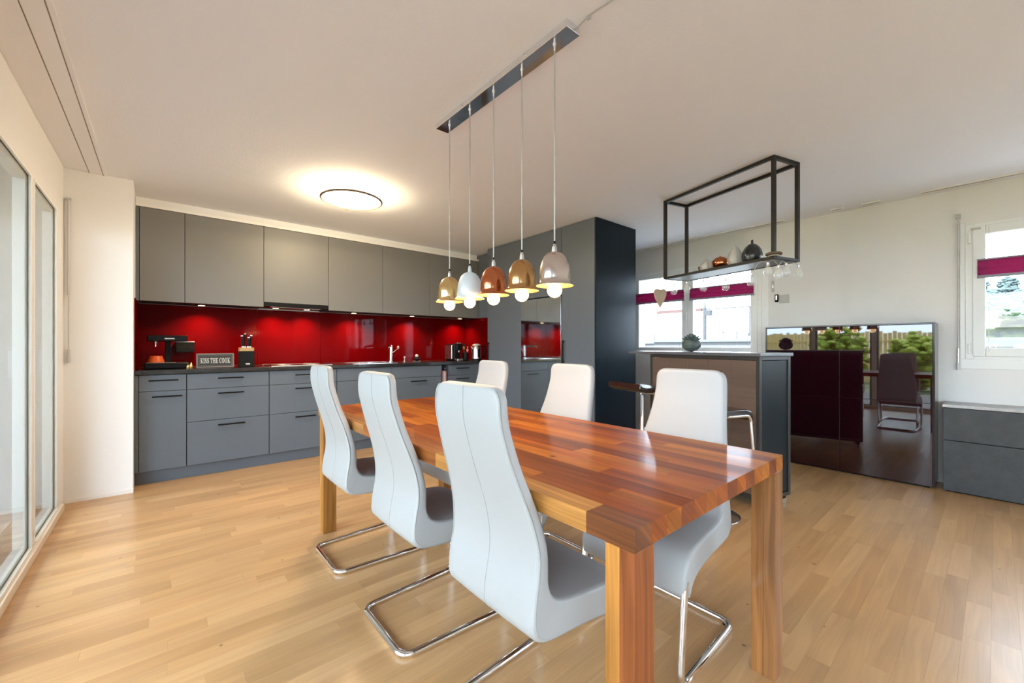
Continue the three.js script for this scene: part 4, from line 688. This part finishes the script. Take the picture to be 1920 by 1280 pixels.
{ // beyond the right-hand windows: lower ground, houses, trees, a crane
  const G = -4.5; const g = struct('ground_street', 'ground outside below the windows'); part('surface', bx(7.5, G - 0.3, -220, 420, G, 220), M.street, g);
  const hill = struct('hill', 'wooded hill in the distance'); const slope = (x) => -1.2 + (x - 92) * 0.26;
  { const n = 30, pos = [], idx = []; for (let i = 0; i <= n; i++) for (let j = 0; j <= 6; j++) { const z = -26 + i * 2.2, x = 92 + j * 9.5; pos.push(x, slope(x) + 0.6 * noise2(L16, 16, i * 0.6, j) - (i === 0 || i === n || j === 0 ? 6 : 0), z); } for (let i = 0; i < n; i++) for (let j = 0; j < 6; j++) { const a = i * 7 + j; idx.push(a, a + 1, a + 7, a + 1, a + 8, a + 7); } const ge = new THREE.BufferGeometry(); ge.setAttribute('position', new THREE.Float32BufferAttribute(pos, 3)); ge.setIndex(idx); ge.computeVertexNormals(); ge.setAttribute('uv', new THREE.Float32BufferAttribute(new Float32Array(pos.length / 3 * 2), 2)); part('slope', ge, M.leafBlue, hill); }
  const rows = ['hazy blue-green tree at the foot of the wooded slope', 'hazy blue-green tree in the second row up the wooded slope', 'hazy blue-green tree halfway up the wooded slope', 'hazy blue-green tree in the row below the top of the wooded slope', 'hazy blue-green tree along the top of the wooded slope'];
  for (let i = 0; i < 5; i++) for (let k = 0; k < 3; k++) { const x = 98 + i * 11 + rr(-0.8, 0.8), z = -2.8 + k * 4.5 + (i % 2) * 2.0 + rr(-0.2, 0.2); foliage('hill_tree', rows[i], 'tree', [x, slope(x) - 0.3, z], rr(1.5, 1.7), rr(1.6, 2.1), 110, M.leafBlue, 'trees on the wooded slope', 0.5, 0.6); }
  const house = (label, x, z, w, dpt, h, roof, wm, rm) => { const o = thing('neighbour_house', label, 'house', [x, G, z]); part('wall', bx(-w / 2, 0, -dpt / 2, w / 2, h, dpt / 2), wm, o);
    if (roof > 0) { const s = new THREE.Shape(); s.moveTo(-dpt / 2 - 0.6, 0); s.lineTo(0, roof); s.lineTo(dpt / 2 + 0.6, 0); part('roof', new THREE.ExtrudeGeometry(s, { depth: w + 1, bevelEnabled: false }).translate(0, 0, -(w + 1) / 2).rotateY(Math.PI / 2).translate(0, h, 0), rm, o); } else { part('roof', bx(-w / 2 - 0.3, h, -dpt / 2 - 0.3, w / 2 + 0.3, h + 0.3, dpt / 2 + 0.3), rm, o); for (let k = 0; k <= 8; k++) part('railing', bx(-w / 2, h + 0.3, -dpt / 2 + k * dpt / 8 - 0.05, -w / 2 + 0.1, h + 1.3, -dpt / 2 + k * dpt / 8 + 0.05), M.craneSteel, o); part('railing', bx(-w / 2, h + 1.2, -dpt / 2, -w / 2 + 0.1, h + 1.3, dpt / 2), M.craneSteel, o); }
    for (let k = 0; k < 4; k++) part('window', bx(-w / 2 - 0.05, h * 0.55, -dpt / 2 + (k + 0.25) * dpt / 4, -w / 2 + 0.05, h * 0.8, -dpt / 2 + (k + 0.7) * dpt / 4), M.ovenGlass, o); };
  house('pale house with a dark pitched roof in the window above the low chest', 52, -1.3, 10, 12, 7.0, 1.15, M.houseWall, M.tile);
  house('flat-roofed pale building with a roof railing in the bar window', 62, -26, 14, 13, 6.2, 0, M.houseWall, M.flatRoof);
  house('long low pale building at the left in the bar window', 95, -62, 14, 26, 6.2, 0, M.houseWall, M.flatRoof);
  for (const [x, z, r, l, m] of [[24, -1.5, 1.7, 'yellow-green hedge bush low in the window above the low chest', M.hedge], [25, 2.75, 1.5, 'second yellow-green hedge bush low in the window above the low chest', M.hedge], [40, -20.5, 2.2, 'yellowish bush low in the bar window', M.hedge], [70, -41, 2.8, 'blue-green treetop low in the left leaf of the bar window', M.leafBlue]]) foliage('hedge_bush', l, 'bush', [x, G, z], r, 2.6 + r * 0.1, 220, m, undefined, 0.35);
  const c = thing('tower_crane', 'thin tower crane with a long jib seen through the bar window', 'crane', [80, G, -36.5]);
  part('mast', bx(-0.22, 0, -0.22, 0.22, 13.0, 0.22), M.craneSteel, c); part('jib', bx(-0.12, 12.6, -0.5, 0.12, 12.8, 22), M.craneSteel, c); part('counter_jib', bx(-0.3, 12.4, -10, 0.3, 13.0, -0.5), M.craneRed, c); part('cab', bx(-0.5, 11.5, 0.3, 0.5, 12.5, 1.2), M.craneSteel, c); part('apex', new THREE.ConeGeometry(0.3, 1.6, 6).translate(0, 13.7, 0), M.craneSteel, c); part('hook', [bx(-0.06, 8.0, 7.9, 0.06, 12.6, 8.1), bx(-0.3, 7.4, 7.7, 0.3, 8.0, 8.3)], M.craneSteel, c);
}

renderer.render(scene, camera);
